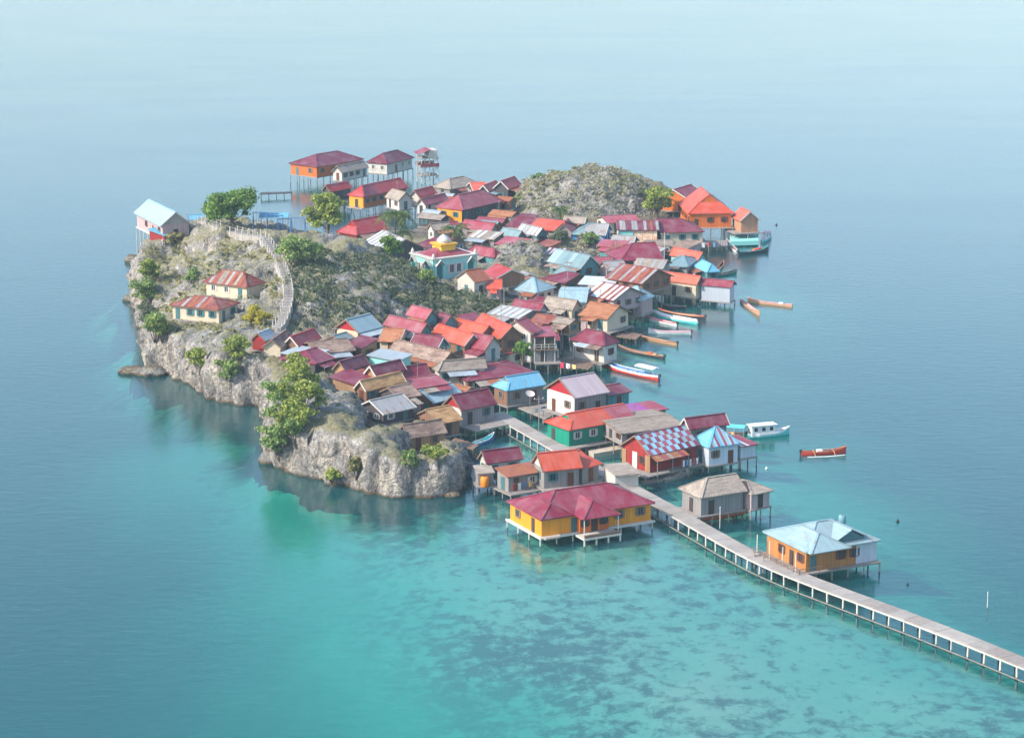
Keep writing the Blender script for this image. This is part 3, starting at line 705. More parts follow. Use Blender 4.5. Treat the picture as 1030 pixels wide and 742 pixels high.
rd = np.hypot((GX - m2.x) / 8.0, (GY - m2.y) / 9.0)
top = np.maximum(top, 3 + 4.6 * np.clip(1 - rd ** 2, 0, 1) ** 0.6)
m3 = P(580, 251, 2)
rd = np.hypot((GX - m3.x) / 10.0, (GY - m3.y) / 7.0)
top = np.maximum(top, 2.4 + 3.0 * np.clip(1 - rd ** 2, 0, 1) ** 0.6)
SD = poly_sd(GX, GY, COAST)
rough_n = ridged(GX * 0.11, GY * 0.11, None, 4)
SDn = SD + (fbm(GX * 0.16, GY * 0.16, None, 4) - 0.5) * 5.0 + (fbm(GX * 0.6, GY * 0.6, None, 2) - 0.5) * 1.6
cliff = np.where(SDn > 0, 0.5 + SDn * 2.6, np.where(SDn > -2.5, SDn * 0.55 - 0.3, -1.675 + (SDn + 2.5) * 5.0))
hill = np.clip((top - 3.0) / 4.0, 0, 1)
HT = np.minimum(top + hill * ((rough_n - 0.55) * 3.0 + (fbm(GX * 0.5, GY * 0.5, None, 3) - 0.5) * 1.4), cliff)
HT = np.maximum(HT, -10.5)
# levelled ground under houses
for s in HS:
    lx_ = (GX - s['ctr'].x) * s['u'].x + (GY - s['ctr'].y) * s['u'].y
    ly_ = (GX - s['ctr'].x) * s['n'].x + (GY - s['ctr'].y) * s['n'].y
    m = (np.abs(lx_) < s['L'] / 2 + 0.9) & (np.abs(ly_) < s['W'] / 2 + 0.9)
    HT = np.where(m, np.minimum(HT, s['floor'] - 0.35), HT)

# open views: ground in front of the cliff-side houses stays below the line of sight to their floors
for s in HS:
    if not (s['va'] > 325 or s['name'] == 'hill_house'): continue
    vd = Vector((s['ctr'].x, s['ctr'].y, 0)).normalized()
    al = (GX - s['ctr'].x) * vd.x + (GY - s['ctr'].y) * vd.y
    ac = (GX - s['ctr'].x) * -vd.y + (GY - s['ctr'].y) * vd.x
    front_d = -al - s['W'] * 0.4
    hw_ = (abs(s['u'].dot(Vector((-vd.y, vd.x, 0)))) * s['L'] + abs(s['n'].dot(Vector((-vd.y, vd.x, 0)))) * s['W']) / 2
    m = (front_d > 0) & (front_d < 30) & (np.abs(ac) < hw_ * 0.9)
    lim_ = s['floor'] - 0.9 + front_d * 0.22
    HT = np.where(m & (HT > 0.5), np.minimum(HT, lim_), HT)
def _blur(a):
    b = a.copy(); b[1:-1, 1:-1] = (a[1:-1, 1:-1] * 4 + a[:-2, 1:-1] + a[2:, 1:-1] + a[1:-1, :-2] + a[1:-1, 2:]) / 8; return b
for _ in range(2): HT = np.where(SDn > 4, np.minimum(HT, _blur(HT)), HT)

def ground(x, y):
    i = (x - gx[0]) / STEP; j = (y - gy[0]) / STEP
    if i < 0 or j < 0 or i >= len(gx) - 1 or j >= len(gy) - 1: return -3.0
    i0, j0 = int(i), int(j); a, b = i - i0, j - j0
    return float((HT[j0, i0] * (1 - a) + HT[j0, i0 + 1] * a) * (1 - b) + (HT[j0 + 1, i0] * (1 - a) + HT[j0 + 1, i0 + 1] * a) * b)

def m_rock():
    nt = NT('limestone'); ge = nt.n('ShaderNodeNewGeometry'); tc = nt.n('ShaderNodeTexCoord')
    pos = tc.outputs['Object']
    sp = nt.n('ShaderNodeSeparateXYZ'); nt.l(pos, sp.inputs[0])
    sn = nt.n('ShaderNodeSeparateXYZ'); nt.l(ge.outputs['Normal'], sn.inputs[0])
    big = nt.noise(pos, 0.07, 5, 0.6); mid = nt.noise(pos, 0.35, 6, 0.65); fine = nt.noise(pos, 1.5, 6, 0.75)
    vert = nt.noise(nt.vscale(pos, (0.9, 0.9, 0.18)), 0.8, 5, 0.65)
    c = nt.ramp(mid, [(0.32, srgb(78, 78, 82)), (0.46, srgb(146, 143, 140)), (0.64, srgb(196, 191, 183))])
    steep = nt.ramp(sn.outputs[2], [(0.35, 1.0), (0.75, 0.0)])
    cl = nt.ramp(vert, [(0.34, srgb(92, 86, 82)), (0.48, srgb(162, 152, 142)), (0.64, srgb(212, 196, 176))])
    c = nt.mix(nt.math('MULTIPLY', steep, 0.75), c, cl)
    # darker colour along crevices and in fine pits
    vo = nt.n('ShaderNodeTexVoronoi', feature='DISTANCE_TO_EDGE'); vo.inputs['Scale'].default_value = 1.15
    wob = nt.n('ShaderNodeVectorMath', operation='ADD'); nz = nt.n('ShaderNodeTexNoise'); nz.inputs['Scale'].default_value = 0.8
    nt.l(pos, nz.inputs['Vector']); nt.l(pos, wob.inputs[0]); nt.l(nz.outputs[1], wob.inputs[1]); nt.l(wob.outputs[0], vo.inputs['Vector'])
    cr = nt.ramp(vo.outputs[0], [(0.0, 1.0), (0.09, 0.0)])
    c = nt.mix(nt.math('MULTIPLY', cr, nt.math('MULTIPLY', fine, 0.9)), c, srgb(66, 64, 66))
    c = nt.mix(nt.math('MULTIPLY', nt.ramp(fine, [(0.46, 0.0), (0.6, 1.0)]), 0.62), c, srgb(78, 78, 80))
    # dry grass and soil on gentle ground
    soil = nt.math('MULTIPLY', nt.ramp(sn.outputs[2], [(0.62, 0.0), (0.86, 1.0)]), nt.ramp(big, [(0.36, 0.0), (0.54, 1.0)]))
    gr = nt.ramp(fine, [(0.3, srgb(104, 100, 66)), (0.55, srgb(150, 142, 104)), (0.75, srgb(176, 166, 136))])
    c = nt.mix(nt.math('MULTIPLY', soil, 0.85), c, gr)
    # trodden earth and rubbish on the low village ground
    low = nt.ramp(nt.math('MULTIPLY', nt.math('ADD', sp.outputs[2], nt.math('MULTIPLY', mid, 1.5)), 0.1), [(0.36, 1.0), (0.52, 0.0)])
    c = nt.mix(nt.math('MULTIPLY', low, nt.ramp(sn.outputs[2], [(0.75, 0.0), (0.92, 0.85)])), c, nt.ramp(fine, [(0.35, srgb(70, 62, 54)), (0.6, srgb(122, 106, 90)), (0.75, srgb(164, 146, 124))]))
    # tide mark
    tz = nt.math('ADD', sp.outputs[2], nt.math('MULTIPLY', mid, 0.8))
    c = nt.mix(nt.ramp(nt.math('MULTIPLY', tz, 0.5), [(0.28, 1.0), (0.5, 0.0)]), c, srgb(92, 78, 62))
    # dark green below the water line paints in the cliffs' reflection
    c = nt.mix(nt.ramp(nt.math('ADD', sp.outputs[2], 0.5), [(0.44, 1.0), (0.56, 0.0)]), c, nt.ramp(mid, [(0.35, srgb(22, 52, 44)), (0.6, srgb(46, 84, 66))]))
    hgt = nt.math('ADD', nt.math('MULTIPLY', mid, 1.5), nt.math('ADD', nt.math('MULTIPLY', fine, 0.6), nt.math('MULTIPLY', nt.ramp(vo.outputs[0], [(0.0, 0.0), (0.2, 1.0)]), 0.12)))
    nt.principled(c, 0.95, nt.bump(hgt, 1.0, 0.8), 0, 0.12)
    return nt.mat
ROCK = m_rock()

def build_terrain():
    ny, nx = GX.shape
    V = np.stack([GX, GY, HT], -1)
    dzdx = np.gradient(HT, STEP, axis=1); dzdy = np.gradient(HT, STEP, axis=0)
    N = np.stack([-dzdx, -dzdy, np.ones_like(HT)], -1); N /= np.linalg.norm(N, axis=-1, keepdims=True)
    steep = np.clip(1.25 - N[..., 2], 0, 1)
    r = ridged(GX * 0.3, GY * 0.3, HT * 0.22, 4) - 0.6
    f = fbm(GX * 0.9, GY * 0.9, HT * 0.7, 3) - 0.5
    r = r + 0.45 * (ridged(GX * 0.75, GY * 0.75, HT * 0.5, 3) - 0.6)
    amp = np.clip((HT + 1) / 3, 0, 1) * np.clip((top - 2.5) / 3, 0.1, 1) * (0.35 + steep)
    V = V + N * ((r * 3.4 + f * 2.0) * amp)[..., None]
    # the sea has eaten a notch along the water line
    gxs = np.gradient(SDn, STEP, axis=1); gys = np.gradient(SDn, STEP, axis=0); gl_ = np.hypot(gxs, gys) + 1e-6
    gS = np.gradient(SD, STEP, axis=1), np.gradient(SD, STEP, axis=0)
    nk = np.exp(-((V[..., 2] - 0.35) / 0.8) ** 2) * np.clip((top - 3) / 3, 0, 1) * 1.5 * (np.abs(SD) < 7)
    V[..., 0] += gS[0] * nk; V[..., 1] += gS[1] * nk
    idx = np.arange(nx * ny).reshape(ny, nx)
    keep = HT[:-1, :-1] > -10.4
    F = np.stack([idx[:-1, :-1], idx[:-1, 1:], idx[1:, 1:], idx[1:, :-1]], -1)[keep]
    me = fast_mesh('island_terrain', V.reshape(-1, 3), F.reshape(-1, 4))
    me.materials.append(ROCK)
    me.polygons.foreach_set('use_smooth', np.ones(len(me.polygons), bool))
    o = obj('island_terrain', me)
    tag(o, 'craggy grey limestone island with cliffs and dry grass', 'terrain', kind='structure')
    return V
TV = build_terrain()
def ground2(x, y):
    i = int(round((x - gx[0]) / STEP)); j = int(round((y - gy[0]) / STEP))
    if i < 1 or j < 1 or i >= len(gx) - 1 or j >= len(gy) - 1: return -3.0
    return float(TV[j - 1:j + 2, i - 1:i + 2, 2].max())
def on_ground(u, v, z=8.0):
    """point of the terrain seen at a photo pixel"""
    best = None
    for zz in np.arange(18, -0.5, -0.25):
        p = P(u, v, zz); g = ground2(p.x, p.y)
        if g >= zz: return Vector((p.x, p.y, g))
    return P(u, v, z)

# ------------------------------------------------------------------ sea bed and sea
SHALLOW_PX = [(300, 400), (268, 425), (282, 480), (335, 545), (385, 625), (400, 742), (380, 900), (1500, 900), (1400, 742), (1120, 668), (1000, 628),
              (905, 585), (830, 535), (800, 500), (775, 450), (740, 425), (670, 400), (640, 365), (680, 345), (650, 325), (720, 300), (735, 270), (700, 250), (600, 300), (400, 420)]
SHALLOW = [tuple(P(u, v, 0)[:2]) for u, v in SHALLOW_PX]
def build_sea():
    xs = np.concatenate([[-5000, -2500, -1200, -600, -350], np.arange(-230, 231, 2.5), [350, 600, 1200, 2500, 5000]])
    ys = np.concatenate([[-1500, -400, 60, 150], np.arange(190, 800, 2.5), [900, 1100, 1600, 2600, 5000, 8000]])
    X, Y = np.meshgrid(xs, ys)
    sd = poly_sd(X, Y, SHALLOW) + (fbm(X * 0.03, Y * 0.02, None, 4) - 0.5) * 34
    sc = poly_sd(X, Y, COAST) + (fbm(X * 0.06 + 9, Y * 0.06, None, 3) - 0.5) * 8
    a = 1 / (1 + np.exp(-(sd + 10) / 12.0))
    b = 1 / (1 + np.exp(-(sc + 5) / 3.0))
    k = np.maximum(a, b)
    Z = -9 + 8.2 * k + (fbm(X * 0.05, Y * 0.05, None, 4) - 0.5) * 0.5
    reef = np.clip((fbm(X * 0.09 + 3, Y * 0.055, None, 4) - 0.52) * 8, 0, 1)
    Z = Z + reef * 0.2 * k
    Z = np.minimum(Z, -0.45)
    ny, nx = X.shape; idx = np.arange(nx * ny).reshape(ny, nx)
    F = np.stack([idx[:-1, :-1], idx[:-1, 1:], idx[1:, 1:], idx[1:, :-1]], -1).reshape(-1, 4)
    me = fast_mesh('sea_bed', np.stack([X, Y, Z], -1).reshape(-1, 3), F)
    me.polygons.foreach_set('use_smooth', np.ones(len(me.polygons), bool))
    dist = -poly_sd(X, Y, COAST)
    cliff_reflection = np.exp(-np.clip(dist, 0, None) / 7.0) * np.clip((fbm(X * 0.11 + 60, Y * 0.09, None, 3) - 0.25) * 2.6, 0, 1.2)  # mask of the painted cliff reflection, fading away from the coast
    at_ = me.attributes.new('cliff_reflection', 'FLOAT', 'POINT'); at_.data.foreach_set('value', np.clip(cliff_reflection, 0, 1).ravel().astype(np.float32))
    nt = NT('sand_and_reef'); tc = nt.n('ShaderNodeTexCoord'); pos = tc.outputs['Object']
    n1 = nt.noise(nt.vscale(pos, (0.36, 0.33, 0.0)), 1.0, 8, 0.7, 0.25)
    n2 = nt.noise(nt.vscale(pos, (0.42, 0.3, 0.0)), 1.0, 6, 0.75, 0.5)
    n3 = nt.noise(nt.vscale(pos, (0.02, 0.014, 0.0)), 1.0, 3, 0.5)
    sand = nt.mix(n2, srgb(178, 188, 164), srgb(214, 214, 190))
    k = nt.math('ADD', nt.math('MULTIPLY', n1, 0.62), nt.math('ADD', nt.math('MULTIPLY', n2, 0.38), nt.math('MULTIPLY', nt.math('SUBTRACT', n3, 0.5), 0.5)))
    sp = nt.n('ShaderNodeSeparateXYZ'); nt.l(pos, sp.inputs[0])
    rf = nt.math('MULTIPLY', nt.ramp(k, [(0.455, 0.0), (0.555, 1.0)]), nt.ramp(nt.math('MULTIPLY', sp.outputs[2], -0.15), [(0.2, 1.0), (0.55, 0.0)]))
    reefc = nt.mix(n2, srgb(50, 62, 58), srgb(104, 106, 94))
    c = nt.mix(nt.math("MULTIPLY", rf, 0.82), sand, reefc)
    c = nt.mix(nt.ramp(nt.math('MULTIPLY', sp.outputs[2], -0.1), [(0.35, 0.0), (0.8, 1.0)]), c, srgb(96, 140, 142))     # depth tint of the water, painted blue-grey on the deep floor
    wa = nt.n('ShaderNodeAttribute', attribute_name='cliff_reflection')
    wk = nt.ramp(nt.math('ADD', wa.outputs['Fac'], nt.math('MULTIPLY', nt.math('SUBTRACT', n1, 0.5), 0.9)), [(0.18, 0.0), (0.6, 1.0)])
    c = nt.mix(nt.math('MULTIPLY', wk, 0.93), c, nt.mix(n2, srgb(18, 42, 38), srgb(38, 68, 62)))     # dark reflection of the cliffs, painted into the sea bed colour
    nt.principled(c, 0.95, None, 0, 0.0)
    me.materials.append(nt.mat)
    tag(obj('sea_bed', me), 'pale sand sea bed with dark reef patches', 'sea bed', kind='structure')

    # sea: a closed body of clear water
    m = MB(); m.box(-4990, 4990, -1490, 7990, -12.0, 0.0)
    nt = NT('sea_water'); tc = nt.n('ShaderNodeTexCoord'); pos = tc.outputs['Object']
    w1 = nt.noise(nt.vscale(pos, (0.35, 0.7, 0.0)), 1.0, 3, 0.5, 0.4)
    w2 = nt.noise(nt.vscale(pos, (1.6, 2.6, 0.0)), 1.0, 3, 0.55)
    w3 = nt.noise(nt.vscale(pos, (0.02, 0.035, 0.0)), 1.0, 3, 0.5)
    hgt = nt.math('ADD', nt.math('MULTIPLY', w1, 0.75), nt.math('MULTIPLY', nt.math('MULTIPLY', w2, w3), 0.7))
    nrm = nt.bump(hgt, 1.0, 0.06)
    ge = nt.n('ShaderNodeNewGeometry'); dt = nt.n('ShaderNodeVectorMath', operation='DOT_PRODUCT')
    nt.l(ge.outputs['Incoming'], dt.inputs[0]); nt.l(nrm, dt.inputs[1])
    cs = nt.math('SUBTRACT', 1.0, nt.math('ABSOLUTE', dt.outputs['Value']), True)
    fres = nt.math('ADD', 0.02, nt.math('MULTIPLY', nt.math('POWER', cs, 5.0), 0.98), True)   # same from above and below
    gl = nt.n('ShaderNodeBsdfGlossy'); gl.inputs['Roughness'].default_value = 0.09; nt.l(nrm, gl.inputs['Normal'])
    gl.inputs['Color'].default_value = (1, 1, 1, 1)
    w4 = nt.noise(nt.vscale(pos, (0.006, 0.03, 0.0)), 1.0, 5, 0.6, 1.5)      # lanes of wind-ruffled and slick water
    nt.l(nt.ramp(w4, [(0.36, 0.07), (0.64, 0.16)]), gl.inputs['Roughness'])
    tr = nt.n('ShaderNodeBsdfTransparent'); tr.inputs['Color'].default_value = (0.92, 0.98, 0.98, 1)
    df = nt.n('ShaderNodeBsdfDiffuse'); df.inputs['Color'].default_value = (*WATER_BODY, 1)
    mb = nt.n('ShaderNodeMixShader'); mb.inputs[0].default_value = 0.36
    nt.l(tr.outputs[0], mb.inputs[1]); nt.l(df.outputs[0], mb.inputs[2])
    mx = nt.n('ShaderNodeMixShader'); nt.l(fres, mx.inputs[0])
    nt.l(mb.outputs[0], mx.inputs[1]); nt.l(gl.outputs[0], mx.inputs[2]); nt.l(mx.outputs[0], nt.out.inputs[0])
    va = nt.n('ShaderNodeVolumeAbsorption'); va.inputs['Color'].default_value = (*WATER_TINT, 1); va.inputs['Density'].default_value = WATER_DENS
    nt.l(va.outputs[0], nt.out.inputs[1])
    o = m.build('sea_water', nt.mat)
    tag(o, 'calm clear turquoise sea', 'sea', kind='structure')
WATER_BODY = (0.012, 0.104, 0.134)
WATER_TINT = (0.0, 0.88, 0.83)
WATER_DENS = 0.24
build_sea()

# ------------------------------------------------------------------ the hazy air
def build_haze():
    m = MB(); m.box(-5200, 5200, -1700, 8200, -14.0, CAM_H + 14)
    nt = NT('pale_haze')
    pv = nt.n('ShaderNodeVolumePrincipled')
    pv.inputs['Color'].default_value = (0.64, 0.88, 1.0, 1)
    pv.inputs['Density'].default_value = HAZE
    pv.inputs['Anisotropy'].default_value = 0.0
    nt.l(pv.outputs[0], nt.out.inputs[1])
    tag(m.build('haze', nt.mat), 'pale sea haze in the air', 'haze', kind='stuff')
HAZE = 0.00013
build_haze()

# ------------------------------------------------------------------ house builder
UNIT = {}
def unit(name, fn):
    if name not in UNIT: UNIT[name] = fn()
    return UNIT[name]
def post_mesh(mat):
    def fn():
        m = MB(); m.tube([(0, 0, 0), (0, 0, 1)], [1, 0.9], 6); me = m.mesh('post'); me.materials.append(mat); return me
    return unit('post' + mat.name, fn)
def post(parent, x, y, z0, z1, r, mat, name='post'):
    o = obj(name, post_mesh(mat), None, parent)
    o.location = (x, y, z0); o.scale = (r, r, max(z1 - z0, 0.05)); return o
def win_mesh(mat):
    def fn():
        m = MB()
        m.box(-0.5, -0.4, -0.06, 0.02, 0, 1); m.box(0.4, 0.5, -0.06, 0.02, 0, 1)
        m.box(-0.4, 0.4, -0.055, 0.02, 0, 0.1); m.box(-0.4, 0.4, -0.055, 0.02, 0.9, 1); m.box(-0.04, 0.04, -0.05, 0.02, 0.1, 0.9)
        m.box(-0.6, 0.6, -0.14, 0.01, -0.07, -0.003)
        m.box(-0.86, -0.53, -0.1, -0.03, 0.02, 0.98); m.box(0.53, 0.86, -0.1, -0.03, 0.02, 0.98)
        me = m.mesh('window'); me.materials.append(mat); return me
    return unit('win' + mat.name, fn)
def pane_mesh():
    def fn():
        m = MB(); m.box(-0.4, 0.4, -0.03, 0.02, 0.1, 0.9); me = m.mesh('pane'); me.materials.append(TRIM['glass']); return me
    return unit('pane', fn)
def door_mesh(mat):
    def fn():
        m = MB(); m.box(-0.5, 0.5, -0.05, 0.02, 0, 1); m.box(-0.38, 0.38, -0.075, -0.05, 0.1, 0.45); m.box(-0.38, 0.38, -0.075, -0.05, 0.55, 0.92)
        me = m.mesh('door'); me.materials.append(mat); return me
    return unit('door' + mat.name, fn)

def window(parent, x, y, z, rz, w, h, fm):
    o = obj('window', win_mesh(fm), None, parent); o.location = (x, y, z); o.rotation_euler = (0, 0, rz); o.scale = (w, 1, h)
    obj('pane', pane_mesh(), None, o)
def door(parent, x, y, z, rz, w, h, dm):
    o = obj('door', door_mesh(dm), None, parent); o.location = (x, y, z); o.rotation_euler = (0, 0, rz); o.scale = (w, 1, h)

def roof_shape(X0, X1, Wd, rise, ends):
    """polygons of the roof top, ridge along x; heights from the eave"""
    w = Wd / 2; polys = []; caps = []
    t = 0.55
    hl = min(w * 0.95, (X1 - X0) * 0.46)
    def end(e, xe, sgn):
        # returns side-path from eave corner to ridge: list of (x, frac)
        if e == 'g': return [(xe, 0), (xe, 1)]
        if e == 'h': return [(xe, 0), (xe + sgn * hl, 1)]
        if e == 'd': return [(xe, 0), (xe + sgn * hl * t, t), (xe + sgn * hl * (t - 0.12), t), (xe + sgn * hl * (t - 0.12), 1)]
    L_ = end(ends[0], X0, 1); R_ = end(ends[1], X1, -1)
    if ends[0] == 'd': L_ = [(X0, 0), (X0 + hl * t, t), (X0 + hl * t, 1)]
    if ends[1] == 'd': R_ = [(X1, 0), (X1 - hl * t, t), (X1 - hl * t, 1)]
    pt = lambda x, f, s: (x, s * w * (1 - f), rise * f)
    polys.append([pt(x, f, -1) for x, f in L_[:1] + R_ + L_[:0:-1]])
    polys.append([pt(x, f, 1) for x, f in R_[:1] + L_ + R_[:0:-1]])
    for path, e, sg in ((L_, ends[0], 1), (R_, ends[1], -1)):
        if e == 'h':
            q = [pt(*path[0], 1), pt(*path[0], -1), pt(path[1][0], 1, 1)]
            polys.append(q if sg == 1 else q[::-1]); 
            caps += [(pt(*path[0], -1), pt(*path[1], -1)), (pt(*path[0], 1), pt(*path[1], 1))]
        if e == 'd':
            q = [pt(*path[0], 1), pt(*path[0], -1), pt(*path[1], -1), pt(*path[1], 1)]
            polys.append(q if sg == 1 else q[::-1])
            caps += [(pt(*path[0], -1), pt(*path[1], -1)), (pt(*path[0], 1), pt(*path[1], 1))]
    caps.append((pt(L_[-1][0], 1, -1), pt(R_[-1][0], 1, -1)))
    return polys, caps, L_, R_

def roof_sheets(parent, X0, X1, Wd, rise, ze, ends, cols, rows=1, sides=(-1, 1), jitter=0.04, shed=False):
    """thin sheets laid on the slopes; cols: list of (x0,x1,[mat per row])"""
    w = Wd / 2; hl = min(w * 0.95, (X1 - X0) * 0.46); t = 0.55
    def lim(x):
        f = 1.0
        for e, d in ((ends[0], x - X0), (ends[1], X1 - x)):
            if e == 'h': f = min(f, max(d, 0) / hl)
            if e == 'd': f = min(f, max(d, 0) / hl) if d < hl * t else f
        return f
    for sd in sides:
        for ci, (xa, xb, mats) in enumerate(cols):
            nr = len(mats)
            for r in range(nr):
                f0, f1 = r / nr, (r + 1) / nr - (0.0 if r < nr - 1 else 0.004)
                la, lb = lim(xa), lim(xb)
                pa0, pa1, pb0, pb1 = min(f0, la), min(f1, la), min(f0, lb), min(f1, lb)
                if pa1 - pa0 < 1e-3 and pb1 - pb0 < 1e-3: continue
                j = 0.035 + random.random() * jitter + (0.012 if (ci + r) % 2 else 0)
                if shed: pt = lambda x, f: (x, -w + 2 * w * f, rise * f + j)
                else: pt = lambda x, f: (x, sd * w * (1 - f), rise * f + j)
                q = [pt(xa, pa0), pt(xb, pb0), pt(xb, pb1), pt(xa, pa1)]
                qq = []
                for p_ in q:
                    if not qq or (Vector(p_) - Vector(qq[-1])).length > 1e-3: qq.append(p_)
                if (Vector(qq[0]) - Vector(qq[-1])).length < 1e-3: qq.pop()
                if len(qq) < 3: continue
                if sd == 1 and not shed: qq = qq[::-1]
                m = MB(); m.slab([[(x, y, z + ze) for x, y, z in qq]], 0.03)
                m.build('roof_sheet', ROOF[mats[r]], parent)
        if shed: break

GABLE = dict(white=WALL['white'], redgable=m_plank('red_gable', srgb(176, 40, 48), 0.2, 2.0), greygable=m_plank('grey_gable', srgb(168, 166, 160), 0.3, 3.0))
WALL['tanwall'] = m_plank('tan_planks', srgb(172, 134, 98), 0.4, 3.0)
WALL['blueopen'] = m_plain('blue_tarp', srgb(64, 150, 214), 0.6, 0.3)
WALL['openwood'] = m_plank('pale_brown_planks', srgb(190, 140, 110), 0.4, 3.0)

def build_house(s):
    root = thing(s['name'], s['label'], s['cat'], group=s.get('group') if s['name'] == 'hut' else None)
    u, n = s['u'], s['n']
    along_u = s['ridge'] == 'u'
    xax = u if along_u else n
    ang = math.atan2(xax.y, xax.x)
    root.location = (s['ctr'].x, s['ctr'].y, 0); root.rotation_euler = (0, 0, ang)
    s['root'] = root; s['ang'] = ang
    L, W = (s['L'], s['W']) if along_u else (s['W'], s['L'])
    ze, fl, rise, ends = s['ze'], s['floor'], s['rise'], s['ends']
    X0, X1, w = -L / 2, L / 2, W / 2
    oh = min(0.55, W * 0.09); og = min(0.4, L * 0.06)
    wx, wy = L / 2 - og, w - oh
    th = 0.14
    rng_ = random.Random(hash(s['label']) % 100000 if False else sum(map(ord, s['label'])))
    flat = ends == 'flat'; shed = ends == 'ss'
    wm = WALL[s['wall']]
    # roof
    m = MB()
    if flat:
        m.slab([[(X0, -w, ze), (X1, -w, ze), (X1, w, ze), (X0, w, ze)]], 0.2)
        wallp = [(-wy, ze - 0.2), (wy, ze - 0.2)]
        caps = []
    elif shed:
        m.slab([[(X0, -w, ze), (X1, -w, ze), (X1, w, ze + rise), (X0, w, ze + rise)]], th)
        sl = rise / W
        wallp = [(-wy, ze + oh * sl - th), (wy, ze + (W - oh) * sl - th)]
        caps = []
    else:
        polys, caps, L_, R_ = roof_shape(X0, X1, W, rise, ends)
        m.slab([[(x, y, z + ze) for x, y, z in p] for p in polys], th)
        sl = rise / w
        wallp = [(-wy, ze + oh * sl - th - 0.01), (0, ze + rise - th - 0.01), (wy, ze + oh * sl - th - 0.01)]
    m.build('roof', ROOF[s['roof']], root)
    if caps:
        for a, b in caps:
            MB().bar((a[0], a[1], a[2] + ze + 0.03), (b[0], b[1], b[2] + ze + 0.03), 0.36, 0.09).build('ridge_cap', ROOF[s.get('capmat', s['roof'])], root)
    if not flat and not shed and ('g' in ends):
        vm = TRIM['white' if s.get('trim') == 'white' or rng_.random() < 0.12 else 'wood']
        for e, x, sg in ((ends[0], X0, -1), (ends[1], X1, 1)):
            if e == 'g':
                for y in (-w, w):
                    MB().bar((x + sg * 0.03, y, ze - 0.07), (x + sg * 0.03, 0, ze + rise - 0.07), 0.07, 0.24).build('verge_board', vm, root)
    # walls
    m = MB()
    prof = wallp
    def hipcut(e): return e in 'hd' and not flat and not shed
    if flat or shed:
        ys = [p[0] for p in prof]
        vs = [(x, y, z) for x in (-wx, wx) for (y, z) in [(-wy, fl), (wy, fl)] + prof[::-1]]
        fs = [(3, 2, 1, 0), (4, 5, 6, 7), (0, 1, 5, 4), (1, 2, 6, 5), (2, 3, 7, 6), (3, 0, 4, 7)]
        m.add(vs, fs)
    else:
        zt = prof[0][1]
        vs = []
        for x, e in ((-wx, ends[0]), (wx, ends[1])):
            ap = prof[1] if not hipcut(e) else (0, zt)
            vs += [(x, -wy, fl), (x, wy, fl), (x, wy, zt), (x, ap[0], ap[1] if not hipcut(e) else zt + 0.001), (x, -wy, zt)]
        # body up to eave and gable triangles
        fs = [(4, 3, 2, 1, 0), (5, 6, 7, 8, 9), (0, 1, 6, 5), (1, 2, 7, 6), (4, 0, 5, 9), (2, 3, 8, 7), (3, 4, 9, 8)]
        m.add(vs, fs)
        if 'd' in ends:
            hl = min(w * 0.95, L * 0.46) * 0.55
            for e, xg in ((ends[0], X0 + hl + 0.12), (ends[1], X1 - hl - 0.12)):
                if e == 'd': m.add([(xg, -w * 0.45, ze + rise * 0.55 - .1), (xg, w * 0.45, ze + rise * 0.55 - .1), (xg, 0, ze + rise - th)], [(0, 1, 2)])
    m.build('wall', wm, root)
    if s.get('gablew') and not shed and not flat:
        zt = prof[0][1]; gb = GABLE[s['gablew']]
        for e, x, sg in ((ends[0], -wx, -1), (ends[1], wx, 1)):
            if e == 'g':
                gm = MB(); gm.add([(x + sg * d, y, z) for d in (0.0, 0.06) for (y, z) in ((-wy, zt - 0.1), (wy, zt - 0.1), (0, prof[1][1] - 0.02))],
                       [(0, 1, 2), (5, 4, 3), (0, 3, 4, 1), (1, 4, 5, 2), (2, 5, 3, 0)])
                gm.build('gable_panel', gb, root)
    if s.get('leftw'):
        zt = prof[0][1]; MB().box(-wx - 0.06, -wx, -wy + .01, wy - .01, fl + .02, zt - 0.12).build('end_wall_panel', WALL[s['leftw']], root)
    # floor platform
    dk = s.get('deck', (0.25, 0.25, 0.25, 0.25))     # front, left, right, back
    if along_u: ex = (-wx - dk[1], wx + dk[2], -wy - dk[0], wy + dk[3])
    else: ex = (-wx - dk[0], wx + dk[3], -wy - dk[2], wy + dk[1])
    tm = TRIM[s.get('trim', 'grey') if s.get('trim', 'grey') in TRIM else 'grey']
    if not flat:
        MB().box(ex[0], ex[1], ex[2], ex[3], fl - 0.22, fl - 0.003).build('floor_deck', tm, root)
    # posts
    nx_ = max(2, int(round((ex[1] - ex[0]) / 2.6)) + 1); ny_ = max(2, int(round((ex[3] - ex[2]) / 3.0)) + 1)
    M = Matrix.Rotation(ang, 4, 'Z')
    for i in range(nx_):
        for j in range(ny_):
            if flat: continue
            x = ex[0] + 0.12 + (ex[1] - ex[0] - 0.24) * i / (nx_ - 1); y = ex[2] + 0.12 + (ex[3] - ex[2] - 0.24) * j / (ny_ - 1)
            wp = M @ Vector((x, y, 0)) + Vector((s['ctr'].x, s['ctr'].y, 0))
            g = ground(wp.x, wp.y)
            edge = i in (0, nx_ - 1) or j in (0, ny_ - 1)
            if g > fl - 0.6 or not edge: continue
            post(root, x, y, max(g - 0.4, -1.6), fl - 0.22, 0.11, tm)
